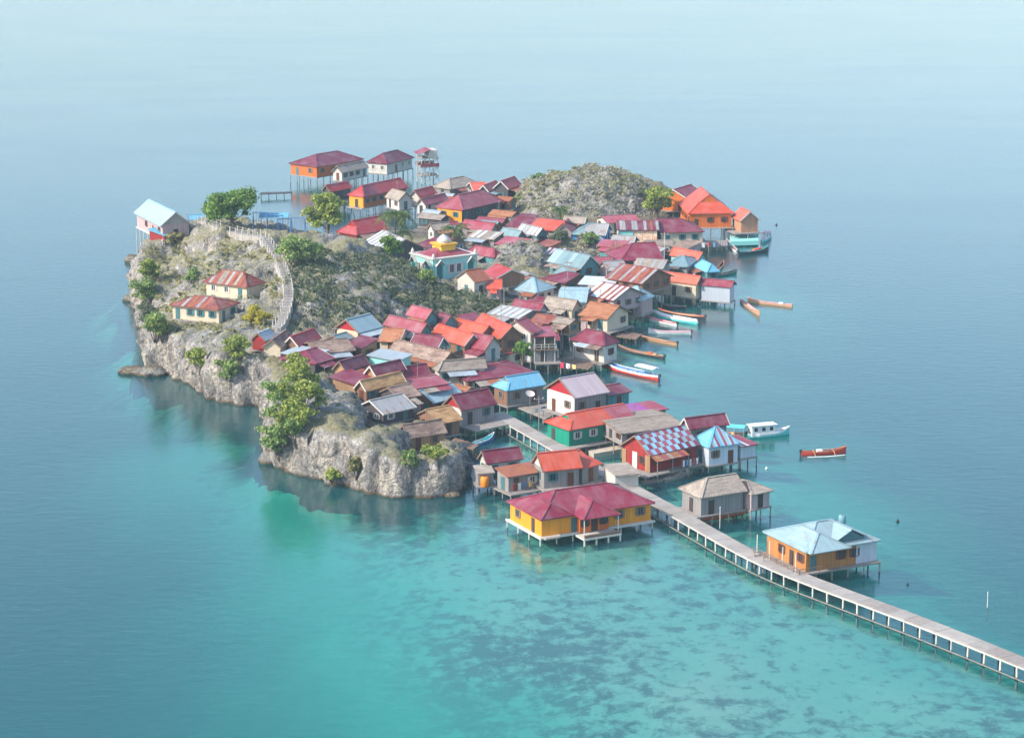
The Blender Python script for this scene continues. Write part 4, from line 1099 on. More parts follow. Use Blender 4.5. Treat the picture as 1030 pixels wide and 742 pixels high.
    # front of flat tank
    # lean-to roofs crowd the lanes between the houses
    if s['name'] in ('house', 'shed', 'shanty', 'hut') and not flat and 176 < s['va'] < 402 and s.get('lean', True) and along_u:
        for sg, pr in ((-1, .8), (1, .5)):
            if rng_.random() > pr: continue
            d_ = rng_.uniform(1.2, 2.4); f0 = rng_.uniform(0, .35); f1 = rng_.uniform(.65, 1)
            xa, xb = X0 + L * f0, X0 + L * f1
            lm = rng_.choice(['rust', 'brown', 'dust', s['roof'], s['roof'], 'ash', 'rustred', 'zinc', 'thatch'])
            zt0 = ze - .18; zt1 = max(zt0 - d_ * rng_.uniform(.18, .34), fl + .9)
            k = max(2, int((xb - xa) / 2.0))
            for i in range(k):
                p0, p1 = xa + (xb - xa) * i / k, xa + (xb - xa) * (i + 1) / k - .02
                e_ = rng_.uniform(-.15, .15); zz = rng_.uniform(-.03, .03)
                q = [(p0, sg * (w + d_ + e_), zt1 + zz), (p1, sg * (w + d_ + e_), zt1 + zz), (p1, sg * (w - .25), zt0 + zz), (p0, sg * (w - .25), zt0 + zz)]
                if sg == 1: q = q[::-1]
                MB().slab([q], .05).build('lean_to_sheet', ROOF[lm if rng_.random() < .8 else rng_.choice(['rust', 'zinc', 'dust'])], root)
            for x in (xa + .15, xb - .15):
                wp = Matrix.Rotation(ang, 4, 'Z') @ Vector((x, sg * (w + d_ - .2), 0)) + Vector((s['ctr'].x, s['ctr'].y, 0))
                post(root, x, sg * (w + d_ - .2), max(ground(wp.x, wp.y) - .3, -1.6), zt1, .07, TRIM['wood'], 'lean_to_post')
            if rng_.random() < .6:
                MB().box(xa + .3, xa + (xb - xa) * rng_.uniform(.4, .9), sg * (w + d_ - .35) - .04, sg * (w + d_ - .35) + .04, fl - .2, zt1 - .1).build('lean_to_wall', WALL[rng_.choice(['grey', 'wood', 'tealplank', 'dark', 'pinkish'])], root)
    # windows and doors; sides: F faces the viewer
    if along_u: sides = {'F': (-wy, 'y-'), 'L': (-wx, 'x-'), 'R': (wx, 'x+'), 'K': (wy, 'y+')}
    else: sides = {'F': (-wx, 'x-'), 'L': (wy, 'y+'), 'R': (-wy, 'y-'), 'K': (wx, 'x+')}
    wh = prof[0][1] - fl
    fmat = TRIM[rng_.choice(['white', 'wood', 'shutter', 'brown'])]
    nwin = s.get('nwin')
    for key, (c, ax) in sides.items():
        ln = 2 * (wx if ax[0] == 'y' else wy)
        k = max(1, int(ln / 2.7)) if nwin is None else (nwin if key == 'F' else max(0, int(nwin * ln / (2 * wx)) if along_u else nwin))
        if nwin == 0: k = 0
        dpos = rng_.randrange(k) if k and (key == 'F' or rng_.random() < 0.4) else -1
        for i in range(k):
            t = -ln / 2 + ln * (i + 0.5) / k + (rng_.random() - .5) * 0.3
            off = 0.065 if (s.get('leftw') and key == 'L') else 0.0
            if ax == 'y-': x, y, rz = t, c, 0
            elif ax == 'y+': x, y, rz = t, c, math.pi
            elif ax == 'x-': x, y, rz = c - off, t, -math.pi / 2
            else: x, y, rz = c, t, math.pi / 2
            if i == dpos and wh > 1.7:
                door(root, x, y, fl + 0.02, rz, 0.95, min(2.05, wh * 0.85), TRIM[rng_.choice(['brown', 'dark', 'shutter'])])
            elif wh > 1.3 and rng_.random() < 0.85:
                h_ = min(1.15, wh * 0.45)
                window(root, x, y, fl + wh * 0.36, rz, 0.95, h_, fmat)
                if wh > 4.2: window(root, x, y, fl + wh * 0.72, rz, 0.95, h_, fmat)
    # roof aerial
    if not flat and not shed and s['name'] in ('house', 'hut', 'shed') and rng_.random() < .3:
        hx = rng_.uniform(-.25, .25) * L; hh = rng_.uniform(1.8, 3.2)
        am = MB(); am.bar((hx, .1, ze + rise - .3), (hx, .1, ze + rise + hh), .06)
        for k in range(3): am.bar((hx - .5 + .1 * k, .1, ze + rise + hh - .15 - .22 * k), (hx + .5 - .1 * k, .1, ze + rise + hh - .15 - .22 * k), .035)
        am.build('aerial', TRIM['grey'], root)
    # visible roof sheets
    if s.get('stripes'):
        st = s['stripes']; k = s.get('nst', 10)
        cols = [(X0 + L * i / k + .015, X0 + L * (i + 1) / k - .015, [rng_.choice(st) if rng_.random() < 0.25 else st[i % len(st)]]) for i in range(k)]
        roof_sheets(root, X0, X1, W, rise, ze, ends, cols, shed=shed)
    for p in s.get('patches', []):
        k = max(1, int((p[1] - p[0]) * L / 2.2))
        cols = [(X0 + L * (p[0] + (p[1] - p[0]) * i / k) + 0.0, X0 + L * (p[0] + (p[1] - p[0]) * (i + 1) / k), [p[2]]) for i in range(k)]
        roof_sheets(root, X0, X1, W, rise, ze, ends, cols, shed=shed, jitter=0.01, sides=((-1,) if len(p) > 3 else (-1, 1)))
    if s.get('checker'):
        k, rws = 13, 4
        cols = []
        for i in range(k):
            mats = []
            for r in range(rws):
                c_ = ['dullrose', 'palesky'][(i + r) % 2]
                if c_ == 'palesky' and rng_.random() < 0.3: c_ = 'aqua'
                if c_ == 'dullrose' and rng_.random() < 0.25: c_ = 'maroon'
                mats.append(c_)
            cols.append((X0 + L * i / k + .02, X0 + L * (i + 1) / k - .02, mats))
        roof_sheets(root, X0, X1, W, rise, ze, ends, cols)
    return root

for s in HS: build_house(s)

# ------------------------------------------------------------------ special houses
def wing(root, xc, wd, y0, y1, ze, rise, ends, roofmat, name='porch_roof'):
    polys, caps, _, _ = roof_shape(y0, y1, wd, rise, ends)
    tr = lambda p: (xc - p[1], p[0], p[2] + ze)
    MB().slab([[tr(p) for p in q] for q in polys], 0.12).build(name, ROOF[roofmat], root)
    for a, b in caps:
        a, b = tr(a), tr(b)
        MB().bar((a[0], a[1], a[2] + .03), (b[0], b[1], b[2] + .03), 0.3, 0.08).build('ridge_cap', ROOF[roofmat], root)

def rail(root, pts, z, h=0.9, mat=None, step=1.3):
    mat = mat or TRIM['white']
    for a, b in zip(pts[:-1], pts[1:]):
        a = Vector((*a, z)); b = Vector((*b, z)); k = max(1, int((b - a).length / step))
        for i in range(k + 1):
            p = a.lerp(b, i / k); post(root, p.x, p.y, z, z + h, 0.05, mat, 'rail_post')
        for hh in (h, h * 0.5):
            MB().bar(a + Vector((0, 0, hh)), b + Vector((0, 0, hh)), 0.07, 0.07).build('handrail', mat, root)

def yellow_house():
    s = Hyellow; r = s['root']; L, W, ze, fl = s['L'], s['W'], s['ze'], s['floor']
    yf = -W / 2
    xc = -0.05 * L; wd = 6.0
    wing(r, xc, wd, yf - 2.6, yf + 3.4, ze + 0.02, 1.75, 'hg', 'maroon')
    MB().box(xc - wd / 2 + .7, xc + wd / 2 - .7, yf - 0.4, yf + 0.7, fl, ze - .12).build('porch_wall', WALL['orange'], r)
    door(r, xc, yf - 0.4, fl + .02, 0, 1.0, 2.1, TRIM['dark'])
    for dx in (-1.5, 1.5): window(r, xc + dx, yf - .4, fl + 0.9, 0, 0.8, 1.1, TRIM['dark'])
    MB().box(xc - wd / 2, xc + wd / 2, yf - 2.9, yf - 0.45, fl - 0.36, fl - 0.12).build('porch_deck', TRIM['white'], r)
    for i in range(4):
        x = xc - wd / 2 + .15 + (wd - .3) * i / 3
        post(r, x, yf - 2.75, -1.5, fl - .36, 0.14, TRIM['white'])
    for dx in (-wd / 2 + .3, wd / 2 - .3): post(r, xc + dx, yf - 2.4, fl - .12, ze - .1, 0.08, TRIM['white'], 'porch_post')
    # bench rail along the porch front
    MB().box(xc - wd / 2 + .2, xc + wd / 2 - .2, yf - 2.8, yf - 2.45, fl - .1, fl + .3).build('porch_bench', TRIM['wood'], r)
    # lower hip over the end bay
    wing(r, -L / 2 + 2.6, 5.2, yf - 0.02, yf + 4.5, ze + 0.05, 1.5, 'hg', 'maroon', 'end_bay_roof')
    # floor skirt beam
    for a, b in (((-L / 2, yf), (L / 2, yf)), ((-L / 2, yf), (-L / 2, -yf))):
        MB().bar((*a, fl - .12), (*b, fl - .12), 0.16, 0.3).build('floor_beam', TRIM['white'], r)
    # corner terrace
    MB().box(-L / 2 + .3, -L / 2 + 2.6, yf - 0.9, yf - .1, fl - .1, fl + .12).build('corner_bench', TRIM['concrete'], r)
yellow_house()

def teal_house():
    s = Hteal; r = s['root']; L, W, ze, fl = s['L'], s['W'], s['ze'], s['floor']; yf = -W / 2
    wing(r, -L * 0.22, 6.4, yf - 0.9, 0.6, ze + 0.02, s['rise'] * 0.78, 'hg', 'paleteal', 'front_roof')
    wing(r, L * 0.14, 5.0, yf + 0.5, 0.6, ze + 0.7, s['rise'] * 0.6, 'gg', 'paleteal', 'dormer_roof')
    MB().add([(L * .14 - 2.1, yf + .7, ze + .5), (L * .14 + 2.1, yf + .7, ze + .5), (L * .14, yf + .7, ze + .55 + s['rise'] * .55)], [(0, 1, 2)]).build('dormer_gable', TRIM['shutter'], r)
    MB().box(L * 0.2, L / 2 - 0.35, yf + 0.45, yf + 0.75, fl, ze - .05).build('pale_wall_panel', WALL['zinc'], r)
    # open veranda along the end facing the pier
    for i in range(4):
        post(r, -L / 2 - 1.2, -W / 2 + .6 + (W - 1.2) * i / 3, fl, ze - .1, 0.08, TRIM['white'], 'porch_post')
    rail(r, [(-L / 2 - 1.4, W / 2), (-L / 2 - 1.4, -W / 2 - .6), (-L * 0.1, -W / 2 - .7)], fl, 0.9, TRIM['wood'])
    # jetty to the pier
    MB().box(-L / 2 - 2.6, -L / 2 - 1.3, W * .1, W * .1 + 2.6, fl - .35, fl - .12).build('jetty', TRIM['grey'], r)
    for x in (-L / 2 - 2.4,):
        for y in (W * .1 + .2, W * .1 + 2.4):
            post(r, x, y, -1.5, fl + 0.9, 0.1, TRIM['grey'])
    rail(r, [(-L / 2 - 2.4, W * .1 + 2.4), (-L / 2 - 1.4, W * .1 + 2.4)], fl - .1, 0.9, TRIM['grey'])
teal_house()

def mural():
    s = Hmural; r = s['root']; L, W, ze, fl = s['L'], s['W'], s['ze'], s['floor']; yf = -W / 2
    nt = NT('painted_mural'); tc = nt.n('ShaderNodeTexCoord')
    a = nt.noise(tc.outputs['Object'], 0.9, 4, 0.6, 1.2)
    c = nt.ramp(a, [(0.36, srgb(236, 216, 190)), (0.47, srgb(240, 206, 170)), (0.53, srgb(226, 142, 84)), (0.6, srgb(238, 214, 186)), (0.7, srgb(204, 132, 110))])
    nt.principled(c, 0.8)
    MB().box(-L * 0.1, L / 2 - .45, yf + .42, yf + .62, fl + .3, ze - .15).build('mural_panel', nt.mat, r)
    MB().box(-L / 2 + .4, -L * .11, yf + .3, yf + .62, fl + .1, ze - .15).build('pale_wall_panel', WALL['mint'], r)
mural()

def house_porch_bits():
    for s in HS:
        if s['name'] == 'veranda':
            r = s['root']; L, W = s['L'], s['W']
            rail(r, [(-L / 2 + .2, -W / 2 - .1), (L / 2 - .1, -W / 2 - .1)], s['floor'] + (2.4 if s['wh'] > 4 else 0), 0.9, TRIM['white'])
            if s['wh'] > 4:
                MB().box(-L / 2 + .6, L / 2 - .4, -W / 2 + .3, -W / 2 + .6, s['floor'] + 2.5, s['ze'] - .25).build('balcony_shade_panel', TRIM['dark'], r)  # dark panel painted in for the shade inside the balcony
                MB().box(-L / 2 + .1, L / 2, -W / 2 - .2, -W / 2 + .5, s['floor'] + 2.2, s['floor'] + 2.38).build('balcony_floor', TRIM['wood'], r)
            for x in (-L / 2 + .3, 0, L / 2 - .3): post(r, x, -W / 2 + .1, s['floor'], s['ze'] - .1, 0.08, TRIM['white'], 'porch_post')
    # rust fringe awning of the checkered house
    s = Hcheck; r = s['root']; L, W, ze = s['L'], s['W'], s['ze']
    k = 9
    for i in range(k):
        x0 = -L / 2 + 0.05 + L * 0.66 * i / k; x1 = x0 + L * .66 / k - .03
        MB().slab([[(x0, -W / 2 - 1.5, ze - .62 + (i % 2) * .02), (x1, -W / 2 - 1.5, ze - .62 + (i % 2) * .02), (x1, -W / 2 + .1, ze - .05), (x0, -W / 2 + .1, ze - .05)]], 0.04).build(
            'awning_sheet', ROOF[['rust', 'tan', 'rose', 'rust', 'dust'][i % 5]], r)
    for x in (-L / 2 + .3, -L / 6, L * .15): post(r, x, -W / 2 - 1.35, s['floor'] - .2, ze - .6, 0.07, TRIM['grey'], 'awning_post')
    for i, (f0, f1) in enumerate(((-.45, -.3), (-.05, .1), (.3, .42))):
        y0, y1 = f0 * W, f1 * W
        MB().box(-L / 2 + .28, -L / 2 + .36, y0, y1, s['floor'] + .05, ze - .2).build('wall_stripe', WALL['tanwall' if i != 1 else 'white'], r)
house_porch_bits()

# ------------------------------------------------------------------ mosque
def mosque():
    ze = 10.6
    a = P(435.6, 260.5, ze); b = P(480, 255.0, ze)
    u = (b - a); L = u.length; u.normalize(); n = Vector((-u.y, u.x, 0))
    q = (413 - CX) / FOC
    W = (q * (a.y * CP - (ze - CAM_H) * SP) - a.x) / (n.x - q * n.y * CP)
    ctr = a + u * L / 2 + n * W / 2
    r = thing('mosque', 'small turquoise mosque with rose roof, yellow drum and white dome', 'mosque', (ctr.x, ctr.y, 0), math.atan2(u.y, u.x))
    fl = ze - 4.6; x, y = L / 2, W / 2
    MB().box(-x, x, -y, y, fl, ze - .25).build('wall', WALL['teal'], r)
    MB().box(-x - .25, x + .25, -y - .25, y + .25, ze - .248, ze).build('parapet', TRIM['white'], r)
    polys, caps, _, _ = roof_shape(-x + .9, x - .9, W - 1.8, 1.5, 'hh')
    MB().slab([[(p[0], p[1], p[2] + ze + .05) for p in qd] for qd in polys], .05).build('roof', ROOF['rose'], r)
    MB().box(-1.7, 1.7, -1.7, 1.7, ze + .3, ze + 2.1).build('drum', m_plain('yellow_paint', srgb(240, 190, 60), .6, .15), r)
    MB().box(-2.1, 2.1, -2.1, 2.1, ze + 1.9, ze + 2.2).build('drum_cornice', m_plain('yellow_paint2', srgb(228, 170, 50), .6, .15), r)
    dm = MB(); pts = [(0, 0, ze + 2.2), (0, 0, ze + 2.5), (0, 0, ze + 2.9), (0, 0, ze + 3.3), (0, 0, ze + 3.7), (0, 0, ze + 4.0)]
    dm.tube(pts, [1.15, 1.45, 1.35, 1.0, .5, .12], 14); d = dm.build('dome', TRIM['white'], r, True)
    MB().tube([(0, 0, ze + 3.95), (0, 0, ze + 4.4), (0, 0, ze + 5.3)], [.1, .16, .02], 6).build('spire', ROOF['rose'], d)
    dk = m_plain('dark_teal_niche', srgb(44, 110, 112), .6, .2)
    def niche(px_, py_, rz):
        m = MB(); w, h = .62, 2.7
        out = [(-w, 0), (w, 0), (w, h), (0, h + .7), (-w, h)]
        m.add([(p[0], d_, p[1]) for d_ in (-.08, .02) for p in out], [(0, 1, 2, 3, 4), (9, 8, 7, 6, 5)] + [(i, i + 5, (i + 1) % 5 + 5, (i + 1) % 5) for i in range(5)])
        o = m.build('niche', dk, r); o.location = (px_, py_, fl + .3); o.rotation_euler = (0, 0, rz)
        hd = MB()
        for sg in (-1, 1): hd.bar((sg * 1.15, -.35, 2.75), (0, -.35, 3.95), .75, .12)
        hd.build('hood', TRIM['white'], o)
        for sg in (-1, 1):
            MB().box(sg * .95 - .16, sg * .95 + .16, -.3, .02, 0, 2.75).build('pilaster', WALL['mint'], o)
    for t in (-.72, .68): niche(t * x, -y, 0)
    for t in (-.62, .62): niche(-x, t * y, -math.pi / 2)
    for t in (-.2, .2): window(r, t * x * .8, -y, fl + 1.2, 0, 1.1, 2.0, TRIM['white'])
    for t in (-.12, .15): window(r, -x, t * y, fl + 1.2, -math.pi / 2, 1.1, 2.0, TRIM['white'])
    for sx in (-1, 1):
        for sy in (-1, 1):
            MB().tube([(sx * (x - .3), sy * (y - .3), ze), (sx * (x - .3), sy * (y - .3), ze + .5), (sx * (x - .3), sy * (y - .3), ze + 1.1)], [.4, .34, .03], 8).build('corner_finial', TRIM['white'], r)
    MB().box(-x - 1.2, x + 1.2, -y - 1.2, y + 1.2, fl - 4.5, fl).build('terrace', TRIM['concrete'], r)
mosque()

# ------------------------------------------------------------------ lookout tower
def tower():
    p = P(430, 183, 0.3)
    r = thing('lookout_tower', 'slim lattice lookout tower with red and white top beside the far white house', 'tower', (p.x, p.y, 0), R(18))
    w = 2.3
    for sx in (-1, 0, 1):
        for sy in (-1, 1): post(r, sx * w, sy * w, -2.0, 8.2, .13, TRIM['white'])
    for i, z in enumerate((2.2, 4.6, 7.0)):
        MB().box(-w - .3, w + .3, -w - .3, w + .3, z, z + .18).build('platform', TRIM['grey'], r)
        for sg in (-1, 1):
            MB().bar((-w, sg * w, z - 2.0), (w, sg * w, z), .1).build('brace', TRIM['white'], r)
            MB().bar((sg * w, -w, z), (sg * w, w, z - 2.0), .1).build('brace', TRIM['white'], r)
    for sg in (-1, 1):
        MB().box(-w - .3, w + .3, sg * w - .05 + sg * .25, sg * w + .05 + sg * .25, 4.8, 5.7).build('railing_panel', ROOF['rose'], r)
    MB().box(-.2, w, -w, w, 7.2, 9.2).build('cabin', WALL['white'], r)
    MB().slab([[(-w - .8, -w - .5, 8.3), (0.2, -w - .5, 9.5), (.2, w + .5, 9.5), (-w - .8, w + .5, 8.3)]], .1).build('roof', ROOF['rose'], r)
    rail(r, [(-w, -w), (w, -w)], 2.4, .9, TRIM['white'])
tower()

# ------------------------------------------------------------------ long pier
def pier():
    PX = [(500, 415), (520, 426), (552, 444.5), (590, 466), (625, 485), (654.5, 500.2), (684.7, 517.3), (718.9, 537), (760.9, 560.7), (797.7, 576.5), (850.3, 596.2),
          (892.8, 611.5), (939, 629), (985.6, 647.5), (1029.7, 665.5), (1090, 690)]
    z = 1.75
    pts = [P(u, v, z) for u, v in PX]
    r = thing('long_pier', 'long pale concrete pier on many posts crossing the lagoon to the village', 'pier', (pts[5].x, pts[5].y, 0))
    off = Vector((pts[5].x, pts[5].y, 0))
    # resample
    d = [0]
    for a, b in zip(pts[:-1], pts[1:]): d.append(d[-1] + (b - a).length)
    tot = d[-1]; sp = 2.75; k = int(tot / sp)
    def at(t):
        for i in range(len(d) - 1):
            if t <= d[i + 1] or i == len(d) - 2:
                f = (t - d[i]) / (d[i + 1] - d[i]); return pts[i].lerp(pts[i + 1], f)
    Q = [at(i * sp) - off for i in range(k + 1)]
    # gentle smoothing
    for _ in range(6): Q = [Q[0]] + [(Q[i - 1] + Q[i] * 2 + Q[i + 1]) / 4 for i in range(1, k)] + [Q[k]]
    nrm = []
    for i in range(k + 1):
        t = (Q[min(i + 1, k)] - Q[max(i - 1, 0)]).normalized(); nrm.append(Vector((-t.y, t.x, 0)))
    hw = 1.3
    cm = TRIM['concrete']
    for i in range(k):
        a, b = Q[i], Q[i + 1]; na, nb = nrm[i] * hw, nrm[i + 1] * hw
        e = (b - a).normalized() * 0.012
        dz = Vector((0, 0, random.uniform(-.02, .02)))
        MB().slab([[a - na + e + dz, b - nb - e + dz, b + nb - e + dz, a + na + e + dz]], .16).build('deck_panel', cm if random.random() < .8 else TRIM['grey'], r)
        for sg in (-1, 1):
            MB().bar(a + na * sg * .97 - Vector((0, 0, .24)), b + nb * sg * .97 - Vector((0, 0, .24)), .16, .16).build('edge_beam', TRIM['white'], r)
    for i in range(k + 1):
        for sg in (-1, 1):
            p = Q[i] + nrm[i] * hw * .95 * sg
            post(r, p.x + random.uniform(-.06, .06), p.y + random.uniform(-.06, .06), -1.6, z - .14, random.uniform(.12, .17), TRIM['white']).rotation_euler = (R(random.uniform(-2, 2)), R(random.uniform(-2, 2)), 0)
        if i % 1 == 0:
            MB().bar(Q[i] - nrm[i] * hw - Vector((0, 0, .3)), Q[i] + nrm[i] * hw - Vector((0, 0, .3)), .2, .24).build('cross_beam', cm, r)
    m = MB(); side = 1 if (nrm[k // 2].y < 0) else -1
    lo = [Q[i] + nrm[i] * (hw + .35) * side + Vector((0, 0, .12 - z)) for i in range(k + 1)]
    m.tube(lo, [.12] * len(lo), 6); m.build('water_pipe', TRIM['grey'], r, True)
    return Q, nrm, off
PIER = pier()

# ------------------------------------------------------------------ hill stairway
def stairway():
    px_ = [(203, 222), (218, 227), (235, 233), (252, 237), (264, 241), (274, 252), (282, 266), (288, 282), (291, 298), (288, 312), (283, 325), (278, 336)]
    zz = [14.3, 14.8, 15.2, 15.4, 15.4, 15.0, 14.2, 13.0, 11.6, 10.2, 8.8, 7.8]
    pts = [P(u, v, z + .25) for (u, v), z in zip(px_, zz)]
    for p in pts: p.z = max(p.z, ground2(p.x, p.y) + .1)
    r = thing('hill_stairway', 'white-railed concrete stairway winding down the hill', 'stairway', (pts[4].x, pts[4].y, 0)); off = Vector((pts[4].x, pts[4].y, 0))
    d = [0]
    for a, b in zip(pts[:-1], pts[1:]): d.append(d[-1] + (b - a).length)
    def at(t):
        for i in range(len(d) - 1):
            if t <= d[i + 1] or i == len(d) - 2: return pts[i].lerp(pts[i + 1], (t - d[i]) / (d[i + 1] - d[i]))
    k = int(d[-1] / 1.25); Q = [at(i * d[-1] / k) - off for i in range(k + 1)]
    for _ in range(3): Q = [Q[0]] + [(Q[i - 1] + Q[i] * 2 + Q[i + 1]) / 4 for i in range(1, k)] + [Q[k]]
    for i in range(k):
        a, b = Q[i], Q[i + 1]; t = (b - a); t.z = 0; t.normalize(); nn = Vector((-t.y, t.x, 0)) * .85
        z = max(a.z, b.z)
        MB().slab([[Vector((*(a - nn).xy, z)), Vector((*(b - nn + t * .05).xy, z)), Vector((*(b + nn + t * .05).xy, z)), Vector((*(a + nn).xy, z))]][::1], 1.4).build('step', TRIM['concrete'], r)
        if i % 2: continue
        for sg in (-1, 1):
            p = a + nn * sg
            post(r, p.x, p.y, z - 1.2, z + 1.1, .12, TRIM['white'], 'baluster')
            q = Q[min(i + 2, k)] + nn * sg
            MB().bar((p.x, p.y, z + .95), (q.x, q.y, Q[min(i + 2, k)].z + .95),   .06, .06).build('handrail', TRIM['concrete'], r)
stairway()

# ------------------------------------------------------------------ swing frames, poles
def frames():
    spots = [(262, 233, .95), (277, 232, 1.05), (286, 233, .9), (300, 235, 1.0)]
    labs = ['blue swing frame nearest the spreading hill tree', 'tallest blue swing frame on the hill top', 'middle blue swing frame on the hill top beside the tarpaulin', 'blue swing frame at the far end of the hill top row']
    mt = m_plain('blue_steel', srgb(70, 104, 150), .5, .2)
    for (u, v, sc), lb in zip(spots, labs):
        p = P(u, v, 15); p.z = ground2(p.x, p.y)
        r = thing('swing_frame', lb, 'swing frame', (p.x, p.y, p.z - .2), R(random.uniform(-25, 25)), 'swing frames on the hill')
        w, h = 1.5 * sc, 3.4 * sc
        for sg in (-1, 1):
            for sy in (-1, 1): MB().bar((sg * w, sy * .7, 0), (sg * w, 0, h), .13).build('leg', mt, r)
        MB().bar((-w - .1, 0, h), (w + .1, 0, h), .15).build('crossbar', mt, r)
        for sg in (-.4, .4):
            MB().bar((sg * w - .2, 0, h), (sg * w - .2, 0, .7), .04).build('chain', mt, r)
            MB().bar((sg * w + .2, 0, h), (sg * w + .2, 0, .7), .04).build('chain', mt, r)
            MB().box(sg * w - .26, sg * w + .26, -.15, .15, .64, .7).build('seat', TRIM['wood'], r)
    p = P(276, 228, 15); p.z = ground2(p.x, p.y)
    r = thing('tarpaulin_shelter', 'pale blue tarpaulin shelter behind the swing frames', 'shelter', (p.x, p.y, p.z))
    MB().slab([[(-3, -1.6, 1.7), (3, -1.6, 1.8), (3.1, 0, 2.5), (-3, 0, 2.4)], [(-3, 0, 2.4), (3.1, 0, 2.5), (3, 1.6, 1.8), (-3, 1.6, 1.7)]], .04).build('canopy', ROOF['sky'], r)
    for x in (-2.8, 2.8):
        for y in (-1.5, 1.5): post(r, x, y, -.3, 1.75, .06, TRIM['white'], 'pole')
frames()

# ------------------------------------------------------------------ vegetation
LEAF = dict(
    tree=m_leaf('tree_leaves', [(0.0, srgb(57, 88, 49)), (0.5, srgb(102, 138, 71)), (0.85, srgb(148, 174, 90)), (1.0, srgb(182, 193, 108))]),
    lime=m_leaf('lime_leaves', [(0.0, srgb(85, 106, 54)), (0.45, srgb(140, 155, 76)), (0.8, srgb(183, 189, 99)), (1.0, srgb(204, 203, 120))]),
    mid=m_leaf('green_leaves', [(0.0, srgb(79, 106, 68)), (0.5, srgb(132, 157, 93)), (1.0, srgb(190, 199, 123))]),
    gold=m_leaf('golden_leaves', [(0.0, srgb(140, 131, 51)), (0.5, srgb(191, 175, 67)), (1.0, srgb(194, 194, 93))]),
    scrub=m_leaf('grey_green_scrub', [(0.0, srgb(62, 76, 62)), (0.35, srgb(94, 108, 80)), (0.6, srgb(124, 130, 102)), (0.8, srgb(138, 134, 120)), (1.0, srgb(126, 142, 84))]),
    dry=m_leaf('dry_scrub', [(0.0, srgb(125, 118, 113)), (0.4, srgb(171, 166, 157)), (0.7, srgb(199, 192, 179)), (0.9, srgb(163, 161, 123)), (1.0, srgb(185, 182, 122))]),
    olive=m_leaf('olive_tufts', [(0.0, srgb(111, 108, 71)), (0.5, srgb(159, 154, 102)), (1.0, srgb(198, 189, 134))]),
    frond=m_leaf('palm_frond', [(0.0, srgb(58, 84, 50)), (0.5, srgb(92, 116, 66)), (0.9, srgb(124, 136, 80)), (1.0, srgb(150, 136, 84))]),
)
BARK = m_plain('bark', srgb(112, 96, 82), .95, .5, 2.0)

def leaves(centres, normals, size, asp=1.7):
    n = len(centres); size = np.broadcast_to(size, (n,))
    t = rng.normal(size=(n, 3)); nn = normals + rng.normal(size=(n, 3)) * 0.55
    nn /= np.linalg.norm(nn, axis=1, keepdims=True)
    a = np.cross(nn, t); a /= np.linalg.norm(a, axis=1, keepdims=True) + 1e-9
    b = np.cross(nn, a)
    a = a * (size * asp / 2)[:, None]; b = b * (size / 2)[:, None]
    # pointed leaf spray: diamond with a slight fold
    V = np.stack([centres - a, centres - b * 0.9 + nn * (size * .12)[:, None], centres + a, centres + b * 0.9 + nn * (size * .12)[:, None]], 1).reshape(-1, 3)
    return V, np.arange(n * 4).reshape(-1, 4)

def lobes_cloud(lobes, n, size):
    lobes = np.array(lobes, float); vol = lobes[:, 3] * lobes[:, 4] + lobes[:, 5] ** 2
    k = rng.choice(len(lobes), n, p=vol / vol.sum())
    d = rng.normal(size=(n, 3)); d /= np.linalg.norm(d, axis=1, keepdims=True)
    d[:, 2] = np.where(d[:, 2] < -0.35, -d[:, 2], d[:, 2])
    rr = rng.uniform(0.15, 1.0, n) ** 0.5 * rng.uniform(0.8, 1.35, n)
    c = lobes[k, :3] + d * rr[:, None] * lobes[k, 3:6]
    return leaves(c, d, size * rng.uniform(0.6, 1.3, n))

def rand_lobes(R_, Hh, k, z0, seed):
    g = random.Random(seed); out = []
    for i in range(k):
        a = g.uniform(0, 6.28); q = g.uniform(0.15, 0.9) * R_; t = g.uniform(0.15, 0.85)
        r = R_ * g.uniform(0.14, 0.36)
        out.append((q * math.cos(a), q * math.sin(a), z0 + Hh * t, r, r, r * g.uniform(.6, .85)))
    out.append((0, 0, z0 + Hh * .55, R_ * .5, R_ * .5, Hh * .4))
    return out

def tree(name, label, u, v, z, R_, trunk_h, crown_h, leaf, n=2600, lobes=14, size=.5, group=None, cat='tree', lean=0.0):
    p = P(u, v, z); p.z = min(z, ground2(p.x, p.y)) if ground2(p.x, p.y) > 0 else z
    r = thing(name, label, cat, (p.x, p.y, p.z - .3), 0, group)
    g = random.Random(int(u * 7 + v))
    lb = rand_lobes(R_, crown_h, int(lobes * 1.7), trunk_h, int(u + v))
    V, F = lobes_cloud(lb, n, size)
    V[:, 0] += lean
    me = fast_mesh('crown', V, F); me.materials.append(LEAF[leaf]); obj('crown', me, None, r)
    m = MB(); top_ = trunk_h + crown_h * .45
    m.tube([(0, 0, -.3), (lean * .2 + .1, .05, trunk_h * .5), (lean * .5, 0, trunk_h), (lean, 0, top_)], [R_ * .07 + .1, R_ * .055 + .08, R_ * .045 + .06, .06], 7)
    for l in lb[:6]:
        m.tube([(lean * .4, 0, trunk_h * .8), ((l[0] + lean) * .6, l[1] * .6, (trunk_h + l[2]) * .5), (l[0] + lean, l[1], l[2])], [R_ * .035 + .05, .07, .03], 5)
    m.build('trunk', BARK, r, True)
    return r

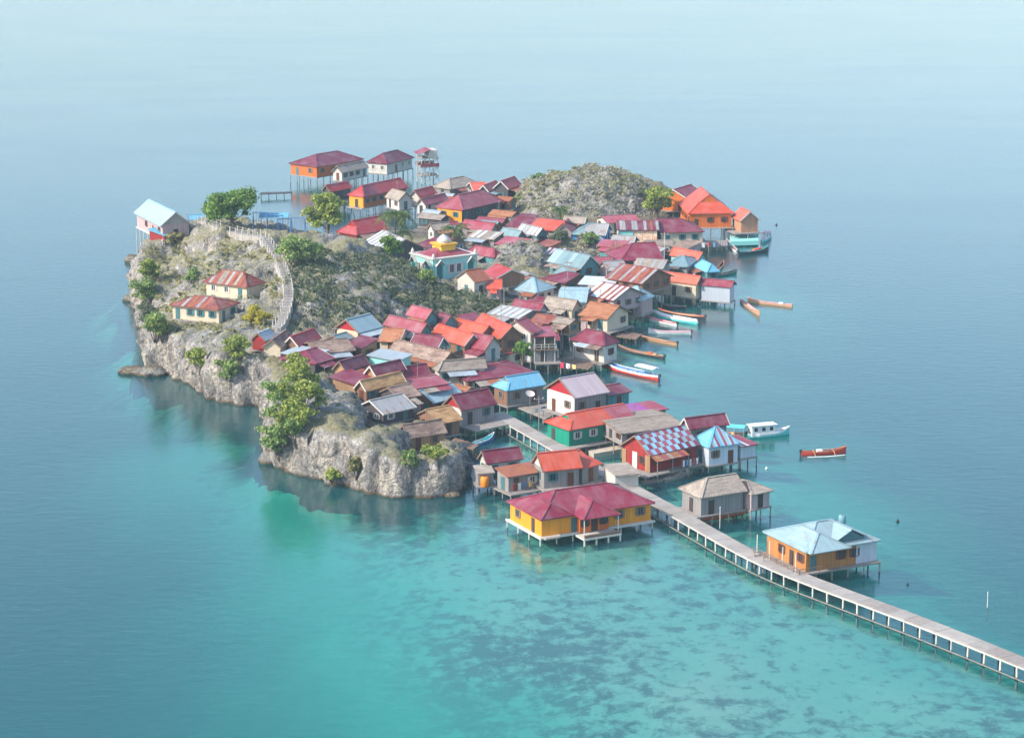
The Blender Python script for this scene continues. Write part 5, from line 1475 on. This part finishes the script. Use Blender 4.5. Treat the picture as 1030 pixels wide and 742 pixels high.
def shrub(label, u, v, R_, h, leaf, z=None, n=900, size=.31, group='shrubs on the cliffs', dz=0.0):
    p = on_ground(u, v) if z is None else P(u, v, z)
    r = thing('shrub', label, 'shrub', (p.x, p.y, p.z - .25 + dz), 0, group)
    lb = rand_lobes(R_, h, 15, 0.0, int(u * 3 + v))
    V, F = lobes_cloud(lb, n, size)
    me = fast_mesh('foliage', V, F); me.materials.append(LEAF[leaf]); obj('foliage', me, None, r)
    m = MB()
    for l in lb[:5]: m.tube([(l[0] * .1, l[1] * .1, -1.2), (l[0] * .5, l[1] * .5, l[2] * .5), (l[0], l[1], l[2])], [.12, .07, .03], 5)
    m.build('stem', BARK, r, True)

def palm(label, u, v, z, h, fl_, n=16, leanx=0.3):
    p = P(u, v, z); g0 = ground2(p.x, p.y); p.z = g0 if g0 > 0 else z
    h = z_at(p.y, h) - p.z if h > 60 else h
    r = thing('palm_tree', label, 'palm', (p.x, p.y, p.z - .3), 0, 'palms')
    m = MB(); m.tube([(0, 0, 0), (leanx * .3, 0, h * .35), (leanx * .7, 0, h * .7), (leanx, 0, h)], [.26, .2, .17, .16], 7); m.build('trunk', BARK, r, True)
    g = random.Random(int(u))
    for i in range(n):
        a = 2 * math.pi * i / n + g.uniform(-.2, .2); up = g.uniform(-.1, 1.15); ln = fl_ * g.uniform(.8, 1.1)
        mid = []
        for t in np.linspace(0, 1, 7):
            rr = ln * (t - .18 * t * t * (1.2 - up)); zz = h + ln * (up * t * .8 - 0.72 * t * t)
            mid.append(Vector((leanx + math.cos(a) * rr, math.sin(a) * rr, zz)))
        m = MB(); sidev = Vector((-math.sin(a), math.cos(a), 0))
        for k in range(6):
            A, B = mid[k], mid[k + 1]
            for sg in (-1, 1):
                for q in range(2):
                    c0 = A.lerp(B, q * .5); c1 = A.lerp(B, q * .5 + .34)
                    wl = ln * .25 * math.sin(math.pi * min(.97, (k + q * .5 + .8) / 7.2))
                    tip = c1 + sidev * sg * wl + Vector((0, 0, -.45 * wl)) + (B - A) * .5
                    m.add([c0, c1, tip], [(0, 1, 2)])
        m.tube(mid, [.05, .05, .045, .04, .035, .03, .02], 4)
        m.build('frond', LEAF['frond'], r)

tree('tree', 'broad spreading green tree on the hill top beside the stairway', 233, 231, 15.0, 6.2, 2.4, 5.6, 'tree', 10000, 22, .4)
tree('tree', 'tall yellow-green tree in front of the red stilt houses', 330, 246, 12.5, 4.4, 3.6, 7.4, 'lime', 8000, 20, .38)
tree('tree', 'low wide dull green tree below the swing frames', 302, 272, 13.5, 4.6, 2.2, 4.4, 'mid', 7000, 18, .38)
tree('tree', 'yellow-green tree on the shore beside the scrub dome', 661, 222, 2.5, 4.2, 2.4, 6.2, 'lime', 6000, 14, .36)
tree('tree', 'small dark tree rising behind the scrub dome', 543, 205, 3.0, 2.0, 5.0, 3.0, 'tree', 900, 8, .4)
tree('tree', 'pale green tree at the foot of the scrub dome near the red roofs', 524, 212, 2.5, 3.2, 1.0, 3.8, 'mid', 3400, 10, .34)
tree('tree', 'grey-green tree between the dome and the far shore', 648, 214, 2.5, 3.0, 1.6, 4.6, 'scrub', 3400, 10, .34)
palm('tall drooping palm beside the grey and white striped shed', 397, 258, 6, 214, 5.2, 22)
palm('palm with dry brown fronds behind the mosque', 456, 254, 4, 229, 4.2, 18)
palm('small palm at the foot of the scrub dome', 563, 229, 3, 210, 3.6, 18)
palm('short palm partly hidden behind the drooping palm', 404, 256, 6, 232, 3.6, 14)

for a in [
    ('lime shrub high on the cliff beside the grey rock crest', 303, 392, 3.2, 4.0, 'lime'),
    ('yellow-green shrub halfway down the cliff gully', 306, 416, 3.4, 4.2, 'lime'),
    ('olive shrub leaning over the water in the gully', 283, 425, 3.6, 4.6, 'mid'),
    ('bright lime shrub in the middle of the gully thicket', 296, 440, 3.6, 4.4, 'lime'),
    ('dull green shrub lowest in the gully at the water edge', 281, 456, 3.4, 4.0, 'mid'),
    ('green shrub beside the lowest gully shrub', 298, 456, 2.6, 3.4, 'mid'),
    ('small lime shrub at the top of the gully', 297, 372, 2.2, 2.6, 'lime'),
    ('lime shrub under the sky-blue house on the shore', 150, 285, 2.8, 3.8, 'lime'),
    ('dark green shrub on the shore beside the long white house', 148, 308, 3.4, 4.2, 'mid'),
    ('grey-green shrub at the water line under the white houses', 150, 325, 2.8, 3.0, 'scrub'),
    ('olive shrub hanging over the corner of the cliff', 156, 352, 3.2, 3.6, 'mid'),
    ('small green shrub at the corner of the cliff top', 163, 340, 2.0, 2.6, 'lime'),
    ('lime shrub clinging to the pale cliff face', 200, 373, 2.6, 3.0, 'lime'),
    ('green shrub on the cliff below the golden bush', 240, 368, 2.8, 3.2, 'lime'),
    ('dull shrub at the foot of the cliff', 232, 384, 2.4, 2.6, 'mid'),
    ('golden yellow bush beside the long white house', 256, 323, 2.2, 2.6, 'gold'),
    ('second golden bush close to the stairway foot', 263, 327, 1.6, 2.0, 'gold'),
    ('green bush behind the higher white house', 195, 288, 1.8, 2.2, 'mid'),
    ('small lime tuft at the water line of the grey rock', 334, 486, 1.2, 1.6, 'lime'),
    ('dull tuft on the face of the grey rock', 358, 474, 1.4, 2.0, 'olive'),
    ('green tuft on the shaded end of the grey rock', 414, 476, 1.5, 2.2, 'mid'),
    ('green patch of leaves behind the grey rock beside the shanties', 436, 460, 2.0, 1.4, 'lime'),
    ('yellow-green shrub on the low scrub mound', 505, 276, 2.0, 2.0, 'lime'),
    ('green bush in front of the bright blue tarpaulin', 592, 247, 2.4, 2.4, 'mid'),
    ('dull green bush on the tan mound', 562, 244, 2.4, 2.2, 'scrub'),
    ('dark green bush beside the rose veranda', 525, 359, 1.7, 2.4, 'tree'),
    ('dark bush under the palms behind the ridge', 392, 256, 3.0, 3.4, 'tree'),
    ('green bush on the ridge beside the mosque corner', 428, 284, 2.4, 2.2, 'mid'),
    ('olive bush at the hill edge beside the sky-blue house', 176, 246, 2.0, 2.0, 'olive'),
]:
    shrub(a[0], a[1], a[2], a[3] * 1.0, a[4] * 1.25, a[5], n=int(850 * a[3] + 500))

def scrub():
    """low scrub that nobody could count, following the ground"""
    ny, nx = GX.shape
    pts = TV.reshape(-1, 3)
    dz = pts[:, 2] - CAM_H
    dd = pts[:, 1] * CP - dz * SP
    U = CX + FOC * pts[:, 0] / dd; Vv = CY - FOC * (pts[:, 1] * SP + dz * CP) / dd
    slope = np.hypot(np.gradient(HT, STEP, axis=1), np.gradient(HT, STEP, axis=0)).ravel()
    foot = np.zeros(len(pts), bool)
    for s in HS:
        lx_ = (pts[:, 0] - s['ctr'].x) * s['u'].x + (pts[:, 1] - s['ctr'].y) * s['u'].y
        ly_ = (pts[:, 0] - s['ctr'].x) * s['n'].x + (pts[:, 1] - s['ctr'].y) * s['n'].y
        foot |= (np.abs(lx_) < s['L'] / 2 + .8) & (np.abs(ly_) < s['W'] / 2 + .8)
    nz = fbm(pts[:, 0] * .12, pts[:, 1] * .12, None, 3); nz2 = fbm(pts[:, 0] * .3 + 40, pts[:, 1] * .3, None, 2)
    ok = (pts[:, 2] > 1.2) & ~foot
    def zone(px_): return poly_sd(U, Vv, px_) > 0
    ridge = zone([(292, 245), (330, 252), (400, 262), (440, 283), (512, 296), (520, 320), (440, 322), (404, 306), (380, 330), (330, 330), (300, 332), (293, 290)])
    west = zone([(150, 240), (262, 236), (292, 290), (272, 345), (170, 345), (145, 300)])
    front = zone([(165, 345), (320, 345), (480, 440), (480, 500), (270, 480), (165, 400)])
    dome = np.hypot((pts[:, 0] - DOME.x) / 21., (pts[:, 1] - DOME.y) / 21.) < 1.02
    mound = (np.hypot(pts[:, 0] - m2.x, pts[:, 1] - m2.y) < 9) | (np.hypot(pts[:, 0] - m3.x, pts[:, 1] - m3.y) < 10)
    r = rng.random(len(pts)) / (STEP / 0.9) ** 2      # same density whatever the grid
    msq = poly_sd(U, Vv, [(405, 262), (440, 285), (485, 288), (490, 255), (405, 245)]) > 0
    ok = ok & ~msq
    jobs = [
        ('ridge_scrub', 'dense grey-green scrub covering the middle ridge', 'scrub', ok & ridge & (r < .75 * np.clip((nz - .25) * 5, .25, 1)), (.7, 1.7), 30, .32),
        ('hill_scrub', 'olive tufts of dry grass on the western hill slope', 'olive', ok & west & (slope < 1.6) & (r < .6 * np.clip((nz - .36) * 8, .06, 1)), (.4, 1.0), 12, .34),
        ('dome_scrub', 'dry grey scrub covering the dome hill', 'dry', ok & dome & (r < .75 * np.clip((nz2 - .2) * 4, .25, 1)), (.5, 1.3), 22, .32),
        ('dome_crest_scrub', 'olive green scrub on the crest of the dome hill', 'olive', ok & dome & ((pts[:, 2] > 7.4) | (pts[:, 0] < DOME.x - 6)) & (r < .5 * np.clip((nz - .3) * 6, 0.1, 1)), (.6, 1.2), 13, .36),
        ('mound_scrub', 'dry grey and olive scrub on the low mounds', 'dry', ok & mound & ~dome & (r < .5), (.6, 1.3), 15, .36),
        ('cliff_scrub', 'grey-green tufts on the front cliffs', 'scrub', ok & front & (r < .07 * np.clip((nz2 - .45) * 8, .05, 1)), (.35, .8), 10, .3),
        ('hill_bushes', 'grey-green low bushes on the western hill slope', 'scrub', ok & west & (r < .06) & (nz2 > .45), (.6, 1.2), 14, .36),
    ]
    for name, label, leaf, mask, (r0, r1), per, size in jobs:
        c = pts[mask]
        if len(c) == 0: continue
        c = c + np.stack([rng.uniform(-.4, .4, len(c)), rng.uniform(-.4, .4, len(c)), np.zeros(len(c))], 1)
        rad = r0 * .6 + (r1 * 1.25 - r0 * .6) * rng.random(len(c)) ** 2.2 * np.clip(fbm(c[:, 0] * .15 + 7, c[:, 1] * .15, None, 2) * 1.9, .4, 1.4)
        d = rng.normal(size=(len(c), per, 3)); d /= np.linalg.norm(d, axis=2, keepdims=True); d[..., 2] = np.abs(d[..., 2])
        q = c[:, None, :] + d * (rad[:, None] * rng.uniform(.5, 1.0, (len(c), per)))[..., None] * np.array([1, 1, .85])
        V, F = leaves(q.reshape(-1, 3), d.reshape(-1, 3), size * rng.uniform(.6, 1.4, len(c) * per))
        me = fast_mesh(name, V, F); me.materials.append(LEAF[leaf])
        tag(obj(name, me), label, 'scrub', kind='stuff')
scrub()

# ------------------------------------------------------------------ boulders
def boulder(label, u, v, a, b, c, seed):
    bm = bmesh.new(); bmesh.ops.create_icosphere(bm, subdivisions=4, radius=1)
    V = np.array([v_.co[:] for v_ in bm.verts]); k = seed * 3.7
    q = 0.62 + .55 * ridged(V[:, 0] * 1.3 + k, V[:, 1] * 1.3, V[:, 2] * 1.3, 4)
    V2 = V * q[:, None] * np.array([a, b, c])
    for v_, x in zip(bm.verts, V2): v_.co = x
    me = bpy.data.meshes.new('boulder'); bm.to_mesh(me); bm.free(); me.materials.append(ROCK)
    me.polygons.foreach_set('use_smooth', [True] * len(me.polygons))
    p = P(u, v, .3); o = obj('boulder', me); o.location = (p.x, p.y, 0.1)
    tag(o, label, 'boulder', 'boulders in the shallows')
boulder('dark boulder standing in the sea below the sky-blue house', 134, 262, 2.2, 2.0, 1.5, 1)
boulder('small boulder in the sea off the hill shore', 131, 301, 1.5, 1.4, 1.2, 2)
boulder('long low boulder at the cliff corner', 136, 373, 3.2, 2.0, 1.1, 3)
boulder('round boulder joined to the cliff corner', 152, 375, 2.8, 2.2, 1.7, 4)
boulder('pale boulder under the gully shrubs', 272, 463, 1.8, 1.5, 1.8, 5)
boulder('brown boulder between the rock and the wash hut', 455, 497, 1.3, .9, .6, 6)

# ------------------------------------------------------------------ boats
PAINT = {}
def paint(key, rgb):
    if key not in PAINT: PAINT[key] = m_plain('boat_' + key, srgb(*rgb), .5, .35, 1.6, .4)
    return PAINT[key]
for k, c in dict(white=(232, 232, 228), red=(206, 62, 44), teal=(96, 198, 196), blue=(70, 130, 190), tan=(196, 148, 112), brown=(120, 84, 66), dark=(58, 58, 62),
                 pink=(214, 168, 172), orange=(214, 108, 62), grey=(138, 130, 124), green=(46, 130, 112)).items(): paint(k, c)
def boat(label, A, B, beam, hull, inside, gun=None, canopy=None, outrig=False, motor=True, load=None, name='boat', stripe=None, h=.46, cabin=None, prow=.42):
    """A is the stern pixel, B the bow pixel, both at the water line"""
    a = P(*A, .1); b = P(*B, .1); d = b - a; Ln = d.length
    r = thing(name, label, 'boat', ((a.x + b.x) / 2, (a.y + b.y) / 2, 0), math.atan2(d.y, d.x), 'boats')
    ns = 13; m = MB(); vs = []; top_ = []
    for i in range(ns):
        t = i / (ns - 1); x = (t - .5) * Ln
        wb = beam / 2 * (min(1, .3 + t * 2.8) if t < .3 else 1) * (1 - max(0, (t - .45) / .55) ** 2.2) + .03
        sh = h + prow * max(0, (t - .55) / .45) ** 2 * 1.6 + .12 * max(0, (.2 - t) / .2)
        kz = -.3 + .3 * max(0, (t - .7) / .3) ** 2
        prof = [(0, kz), (wb * .62, kz + .12), (wb * .93, .16), (wb, sh), (wb - min(.09, wb * .5), sh), (wb * .6, .12 + max(0, kz + .3)), (0, .1 + max(0, kz + .3))]
        ring = prof + [(-y, z) for y, z in prof[-2:0:-1]]
        vs.append([(x, y, z) for y, z in ring]); top_.append((x, wb, sh))
    n = len(vs[0]); flat_ = [p for q in vs for p in q]; fo = []; fi = []
    for i in range(ns - 1):
        for j in range(n):
            f = (i * n + j, (i + 1) * n + j, (i + 1) * n + (j + 1) % n, i * n + (j + 1) % n)
            (fi if 3 <= j <= n - 5 else fo).append(f)
    m.add(flat_, fo, 0); m.f += fi; m.m += [1] * len(fi)
    m.add([flat_[j] for j in range(n)], [tuple(range(n))], 0); m.add([flat_[(ns - 1) * n + j] for j in range(n)], [tuple(reversed(range(n)))], 0)
    m.build('hull', [PAINT[hull], PAINT[inside]], r)
    if gun:
        for sg in (-1, 1):
            MB().tube([(x, sg * w_, z + .02) for x, w_, z in top_], [.06] * ns, 5).build('gunwale', PAINT[gun], r)
    if stripe:
        for sg in (-1, 1):
            g = MB()
            for (x0, w0, z0), (x1, w1, z1) in zip(top_[:-1], top_[1:]):
                g.add([(x0, sg * (w0 + .015), z0 - .28), (x1, sg * (w1 + .015), z1 - .28), (x1, sg * (w1 + .02), z1 - .06), (x0, sg * (w0 + .02), z0 - .06)], [(0, 1, 2, 3)])
            g.build('hull_stripe', PAINT[stripe], r)
    for t in ((.22, .45, .66) if not cabin else (.12, .85)):
        i = int(t * (ns - 1)); x, w_, z = top_[i]
        MB().box(x - .13, x + .13, -w_ + .06, w_ - .06, z - .2, z - .14).build('thwart', PAINT['tan'], r)
    if motor:
        MB().box(-Ln / 2 - .3, -Ln / 2 + .12, -.16, .16, h - .05, h + .42).bar((-Ln / 2 - .14, 0, h), (-Ln / 2 - .18, 0, -.4), .12).build('outboard_motor', PAINT['dark'], r)
    if canopy:
        c0, c1, cm = canopy; x0, x1 = (c0 - .5) * Ln, (c1 - .5) * Ln
        MB().slab([[(x0, -beam * .55, h + 1.25), (x1, -beam * .55, h + 1.3), (x1, 0, h + 1.5), (x0, 0, h + 1.45)], [(x0, 0, h + 1.45), (x1, 0, h + 1.5), (x1, beam * .55, h + 1.3), (x0, beam * .55, h + 1.25)]], .06).build('canopy', PAINT[cm], r)
        for x in (x0 + .1, (x0 + x1) / 2, x1 - .1):
            for sg in (-1, 1): post(r, x, sg * beam * .42, .3, h + 1.3, .035, TRIM['white'], 'canopy_post')
    if cabin:
        c0, c1, cm = cabin; x0, x1 = (c0 - .5) * Ln, (c1 - .5) * Ln; w_ = beam * .4
        cb = MB().box(x0, x1, -w_, w_, .3, h + 1.35).build('cabin', PAINT[cm], r)
        MB().box(x0 - .3, x1 + .3, -w_ - .2, w_ + .2, h + 1.352, h + 1.45).build('cabin_roof', PAINT['pink' if Ln > 8 else 'white'], r)
        k = max(2, int((x1 - x0) / 1.1))
        for i in range(k):
            xx = x0 + (x1 - x0) * (i + .5) / k
            for sg in (-1, 1): MB().box(xx - .3, xx + .3, sg * w_ - .02, sg * w_ + .02, h + .45, h + 1.05).build('cabin_window', TRIM['glass'], cb)
    if outrig:
        for sg in (-1, 1):
            MB().tube([(-Ln * .42, sg * beam * 1.5, .05), (0, sg * beam * 1.5, -.02), (Ln * .42, sg * beam * 1.5, .14)], [.09, .11, .07], 6).build('outrigger_float', PAINT['white'], r)
        for t in (-.24, .2):
            MB().tube([(t * Ln, -beam * 1.5, .1), (t * Ln, -beam * .6, h + .12), (t * Ln, beam * .6, h + .12), (t * Ln, beam * 1.5, .1)], [.05] * 4, 5).build('outrigger_boom', PAINT['tan'], r)
    if load:
        for i, (t, cm) in enumerate(load):
            x = (t - .5) * Ln
            MB().box(x - .45, x + .45, -beam * .28, beam * .28, .2, h + .3 + .1 * (i % 2)).build('cargo', PAINT[cm], r)
    return r

boat('long white boat with red hull band and white canopy beside the inlet', (663, 382), (605, 368.5), 1.9, 'red', 'blue', 'white', (.05, .36, 'white'), stripe='white', h=.75, prow=.5)
boat('passenger boat with white cabin and teal hull', (751, 440), (794, 436), 1.9, 'teal', 'white', 'white', None, cabin=(.08, .62, 'white'), stripe='white', h=.7)
boat('boat with turquoise awning beside the passenger boat', (728, 438), (752, 440), 2.0, 'green', 'tan', None, (.05, .9, 'teal'), h=.6, motor=False)
boat('red outrigger boat alone on the open water', (806, 457), (851, 455), 1.0, 'red', 'brown', 'orange', None, True, True, [(.4, 'white'), (.55, 'grey')], h=.5)
boat('short tan canoe crossing the bow of another canoe', (745, 303), (764, 317.5), .9, 'tan', 'pink', 'tan', motor=False)
boat('long tan canoe with a white bundle, farthest out', (797, 308.5), (752, 303.5), .9, 'tan', 'brown', 'pink', load=[(.25, 'white')], motor=False)
boat('long turquoise and white boat moored by the cream stilt house', (702, 326), (655, 318), 1.6, 'teal', 'white', 'white', stripe='white', h=.8)
boat('white boat with a red rim beside the turquoise boat', (681, 327.5), (648, 320.5), 1.2, 'white', 'pink', 'red')
boat('slim pink and white canoe in front of the turquoise boat', (695, 335.5), (652, 335), .9, 'white', 'pink', 'pink')
boat('long plain tan canoe with motor near the thatch house', (681, 347), (634, 338), .95, 'tan', 'tan', 'brown')
boat('dark loaded canoe with wooden rim below the tan canoe', (668, 360.5), (622, 352), 1.1, 'dark', 'brown', 'tan', load=[(.2, 'tan'), (.3, 'orange')])
boat('tan and red boat behind the turquoise boat', (709, 320.5), (662, 315), 1.1, 'dark', 'tan', 'orange')
boat('dark canoe under the cream stilt house', (690, 310), (662, 308), .9, 'dark', 'grey', 'grey', motor=False)
boat('dark green canoe off the blue hip hut', (719, 278), (741, 274.5), 1.2, 'green', 'dark', 'grey')
boat('small dark boat tilted against the blue hip hut', (719, 275), (728, 266), 1.0, 'dark', 'brown', 'tan', motor=False)
boat('small white boat by the teal jetty', (741, 254), (731, 244.5), 1.1, 'white', 'grey', 'pink', motor=False)
boat('dark boat with orange cargo off the teal jetty', (743, 256), (773, 252.5), 1.6, 'dark', 'grey', 'teal', load=[(.55, 'orange'), (.68, 'red')], h=.7)
boat('small white cabin boat at the far jetty', (766, 244), (776, 238), 1.3, 'teal', 'white', 'white', cabin=(.3, .65, 'white'), h=.55, motor=False)
boat('blue boat in the dark pool between the shanties and the walkway', (474, 449), (497, 440.5), 1.2, 'blue', 'teal', 'white', motor=False)
boat('orange canoe under the dusty brown house', (705, 522.5), (753, 515), 1.0, 'orange', 'brown', 'orange', motor=False)
boat('weathered grey canoe beside the concrete tank', (646, 487), (686, 480), 1.0, 'grey', 'grey', 'tan', motor=False)
boat('old wooden boat under the deck of the checkered house', (647, 478.5), (674, 474.5), 1.2, 'brown', 'grey', 'tan', motor=False)
boat('small grey dinghy near the grey canoe', (668, 484.5), (690, 478), 1.0, 'grey', 'white', 'grey', motor=False)

# ------------------------------------------------------------------ decks, jetties, small things
def deck(name, label, poly_px, z, mat, th=.18, posts=True, planks=True, cat='deck'):
    q = [P(u, v, z) for u, v in poly_px]; c = sum(q, Vector()) / 4
    r = thing(name, label, cat, (c.x, c.y, 0)); q = [p - Vector((c.x, c.y, 0)) for p in q]
    k = max(3, int((q[1] - q[0]).length / .55)) if planks else 1
    for i in range(k):
        f0, f1 = i / k + .004, (i + 1) / k - .004
        a, b, d_, e = q[0].lerp(q[1], f0), q[0].lerp(q[1], f1), q[3].lerp(q[2], f1), q[3].lerp(q[2], f0)
        dz = Vector((0, 0, random.uniform(-.03, .03)))
        ov = (e - a).normalized() * random.uniform(-.15, .15)
        pl = [a + dz - ov, b + dz - ov, d_ + dz + ov, e + dz + ov]
        if ((pl[1] - pl[0]).cross(pl[2] - pl[0])).z < 0: pl = pl[::-1]
        MB().slab([pl], th).build('plank' if planks else 'slab', mat, r)
    if posts:
        for i in range(5):
            for t in (.06, .5, .94):
                p = q[0].lerp(q[1], .02 + .96 * i / 4).lerp(q[3].lerp(q[2], .02 + .96 * i / 4), t)
                post(r, p.x, p.y, -1.6, z - th, .1, mat)
deck('wooden_deck', 'rough grey plank deck in front of the sky-blue house', [(519, 409), (551, 402), (578, 411.5), (548, 421)], 1.3, TRIM['grey'])
deck('stone_jetty', 'low brown stone jetty in front of the green house', [(588, 451), (644, 443), (650, 447), (597, 456)], .7, WALL['rock'], 1.6, False, False, 'jetty')
deck('wooden_deck', 'plank landing beside the white hip-roofed house', [(545, 366), (592, 371), (600, 364), (555, 359)], 1.4, TRIM['wood'])
deck('wooden_deck', 'narrow plank landing under the thatch house', [(600, 335), (640, 341), (646, 336), (606, 329)], 1.3, TRIM['wood'])
deck('far_jetty', 'thin broken pole jetty at the far end of the village', [(262, 195.5), (294, 194), (294, 192.5), (262, 193.5)], 1.2, TRIM['dark'], cat='jetty')
deck('teal_jetty', 'turquoise walled jetty under the little orange hut', [(734, 243), (763, 242), (763, 233), (734, 234)], 1.3, WALL['mint'], 1.0, True, False, 'jetty')
deck('wooden_deck', 'plank walkway along the front of the mint-walled maroon house', [(690, 247.5), (732, 247), (732, 241.5), (690, 242)], 1.4, TRIM['grey'])
deck('wooden_deck', 'dark plank landing beside the shanty pool', [(452, 444), (476, 452), (482, 447), (458, 440)], 1.5, TRIM['wood'])
deck('wooden_deck', 'plank walkway linking the checkered house to the walkway', [(606, 470), (652, 462), (656, 466), (612, 475)], 1.5, TRIM['grey'])

def dish(label, u, v, z, rz):
    p = P(u, v, z); r = thing('satellite_dish', label, 'satellite dish', (p.x, p.y, 0), rz, 'satellite dishes')
    g = max(ground(p.x, p.y), -1.6)
    post(r, 0, 0, g, z, .06, TRIM['grey'], 'mast')
    m = MB(); rings = [(0.0, 0), (.3, .04), (.58, .15), (.8, .3)]
    pts = [(q * math.cos(a), q * math.sin(a), hh) for q, hh in rings[1:] for a in np.linspace(0, 2 * math.pi, 15)[:-1]] + [(0, 0, 0)]
    fs = [(len(pts) - 1, j, (j + 1) % 14) for j in range(14)] + [(i * 14 + j, (i + 1) * 14 + j, (i + 1) * 14 + (j + 1) % 14, i * 14 + (j + 1) % 14) for i in range(2) for j in range(14)]
    m.add(pts, fs); o = m.build('dish', TRIM['white'], r, True); o.location = (0, 0, z); o.rotation_euler = (R(28), 0, 0)
    MB().bar((0, 0, z), (0, -.2, z + .8), .05).build('feed_arm', TRIM['grey'], r)
dish('white satellite dish on a mast in front of the green house', 576, 433, 3.6, R(-30))
dish('white satellite dish on a mast in front of the sky-blue house', 533, 397, 3.8, R(20))
dish('white satellite dish in front of the bright blue tarpaulin', 603, 241, 5.6, R(40))

def barrel(label, u, v, z, rgb, rad=.45, h=1.0):
    p = P(u, v, z); m = MB()
    m.tube([(0, 0, 0), (0, 0, .06), (0, 0, h * .5), (0, 0, h * .94), (0, 0, h), (0, 0, h + .04)], [rad * .93, rad, rad * 1.04, rad, rad * .8, rad * .3], 14)
    o = m.build('water_barrel', m_plain('barrel_%d_%d' % (u, v), srgb(*rgb), .45, .15), None, True); o.location = p
    tag(o, label, 'barrel', 'water barrels')
barrel('orange water barrel on the platform of the wash hut', 487.5, 489, 1.45, (232, 134, 40), .6, 1.5)
barrel('red-orange water barrel beside the rusty shed', 506, 486, 1.3, (222, 92, 50), .5, 1.2)
barrel('blue barrel on the deck of the checkered house', 642, 466, 1.5, (70, 170, 214), .5, .8)
barrel('grey-green barrel behind the teal multi-hip roof', 847, 527, 4.4, (110, 150, 156), .5, 1.3)
barrel('blue barrel beside the mauve-roofed house', 588, 410.5, 1.9, (60, 110, 200), .45, .9)

def pole(label, u, v, z0, h, r_=.08, mat='white', name='pole'):
    p = P(u, v, z0); g = max(ground(p.x, p.y), -1.6)
    r = thing(name, label, 'pole', (p.x, p.y, 0), R(15), 'poles')
    post(r, 0, 0, g - .2, z0 + h, r_, TRIM[mat], 'shaft')
    if name == 'utility_pole':
        MB().bar((-.9, 0, z0 + h - .4), (.9, 0, z0 + h - .4), .1).build('crossarm', TRIM['grey'], r)
        for x in (-.7, 0, .7): MB().tube([(x, 0, z0 + h - .35), (x, 0, z0 + h - .12)], [.07, .05], 6).build('insulator', TRIM['white'], r)
    else:
        MB().tube([(0, 0, z0 + h - .02), (0, 0, z0 + h + .12)], [r_ * 1.5, r_ * .6], 6).build('cap', TRIM[mat], r)
pole('thin pale marker pole standing in the open lagoon', 993, 612, 0, 2.2, .06)
pole('slender white pole beside the orange canoe', 724, 532, 0, 3.2, .07)
pole('utility pole at the water beside the rough plank deck', 542, 441, 0, 7.0, .09, 'grey', 'utility_pole')
pole('utility pole beside the large maroon roof', 619, 272, 2, 7.0, .09, 'grey', 'utility_pole')
pole('utility pole in front of the long maroon house', 668, 268, 2, 7.5, .09, 'white', 'utility_pole')
pole('utility pole among the teal roofs', 571, 296, 2, 7.0, .09, 'grey', 'utility_pole')
pole('utility pole below the scrub ridge', 507, 322, 3, 6.5, .09, 'grey', 'utility_pole')

def buoy(label, u, v, rgb, s=.35):
    s *= .65; p = P(u, v, .1); m = MB(); m.tube([(0, 0, -s), (0, 0, -s * .5), (0, 0, 0), (0, 0, s * .5), (0, 0, s * .9), (0, 0, s * 1.5)], [.05, s * .8, s, s * .75, s * .25, s * .2], 10)
    o = m.build('buoy', m_plain('buoy_%d' % u, srgb(*rgb), .5, .2), None, True); o.location = p; tag(o, label, 'buoy', 'buoys')
buoy('dark buoy floating far from the pier', 903, 524, (40, 40, 46), .4)
buoy('white float under the striped shed', 771, 471, (235, 235, 235), .35)
buoy('small dark float off the teal multi-hip house', 913, 587, (50, 56, 60), .3)
buoy('dark float beside the far jetty boats', 781, 226, (40, 44, 50), .45)

def laundry(label, A, B, z, cols):
    a, b = P(*A, z), P(*B, z); c = (a + b) / 2
    r = thing('laundry_line', label, 'laundry', (c.x, c.y, 0), 0, 'laundry lines')
    a -= Vector((c.x, c.y, 0)); b -= Vector((c.x, c.y, 0))
    for p in (a, b): post(r, p.x, p.y, z - 1.6, z + .1, .05, TRIM['wood'], 'line_post')
    MB().bar(a, b, .03).build('line', TRIM['grey'], r)
    k = len(cols)
    for i, cc in enumerate(cols):
        p = a.lerp(b, (i + .25) / k); q = a.lerp(b, (i + .85) / k); dn = Vector((0, 0, -random.uniform(.7, 1.2)))
        sw = Vector((0, random.uniform(-.15, .15), 0)); mid = (p + q) / 2 + Vector((0, -.08, 0))
        MB().add([p, mid, q, q + dn + sw, mid + dn - sw, p + dn + sw], [(0, 1, 4, 5), (1, 2, 3, 4)]).build('cloth', m_plain('cloth_%d_%d_%d' % cc, srgb(*cc), .9, .2), r)
laundry('laundry hanging beside the checkered roofed house', (686, 463), (703, 460), 2.9, [(225, 222, 216), (120, 150, 190), (224, 218, 210), (190, 90, 90), (228, 226, 220)])
laundry('laundry on the landing of the white hip-roofed house', (562, 364), (580, 367), 2.8, [(200, 60, 90), (226, 220, 214), (210, 190, 120)])
laundry('laundry on the platform of the rusty patched shed', (514, 487), (536, 483), 2.7, [(180, 70, 70), (220, 214, 206), (90, 120, 160), (214, 170, 90)])
laundry('laundry on the plank deck before the sky-blue roof', (536, 411), (556, 407), 2.6, [(224, 220, 214), (80, 130, 170), (200, 120, 120)])
laundry('laundry by the mint-walled maroon house', (704, 244), (722, 243.6), 3.0, [(226, 222, 216), (196, 80, 80), (110, 150, 180)])
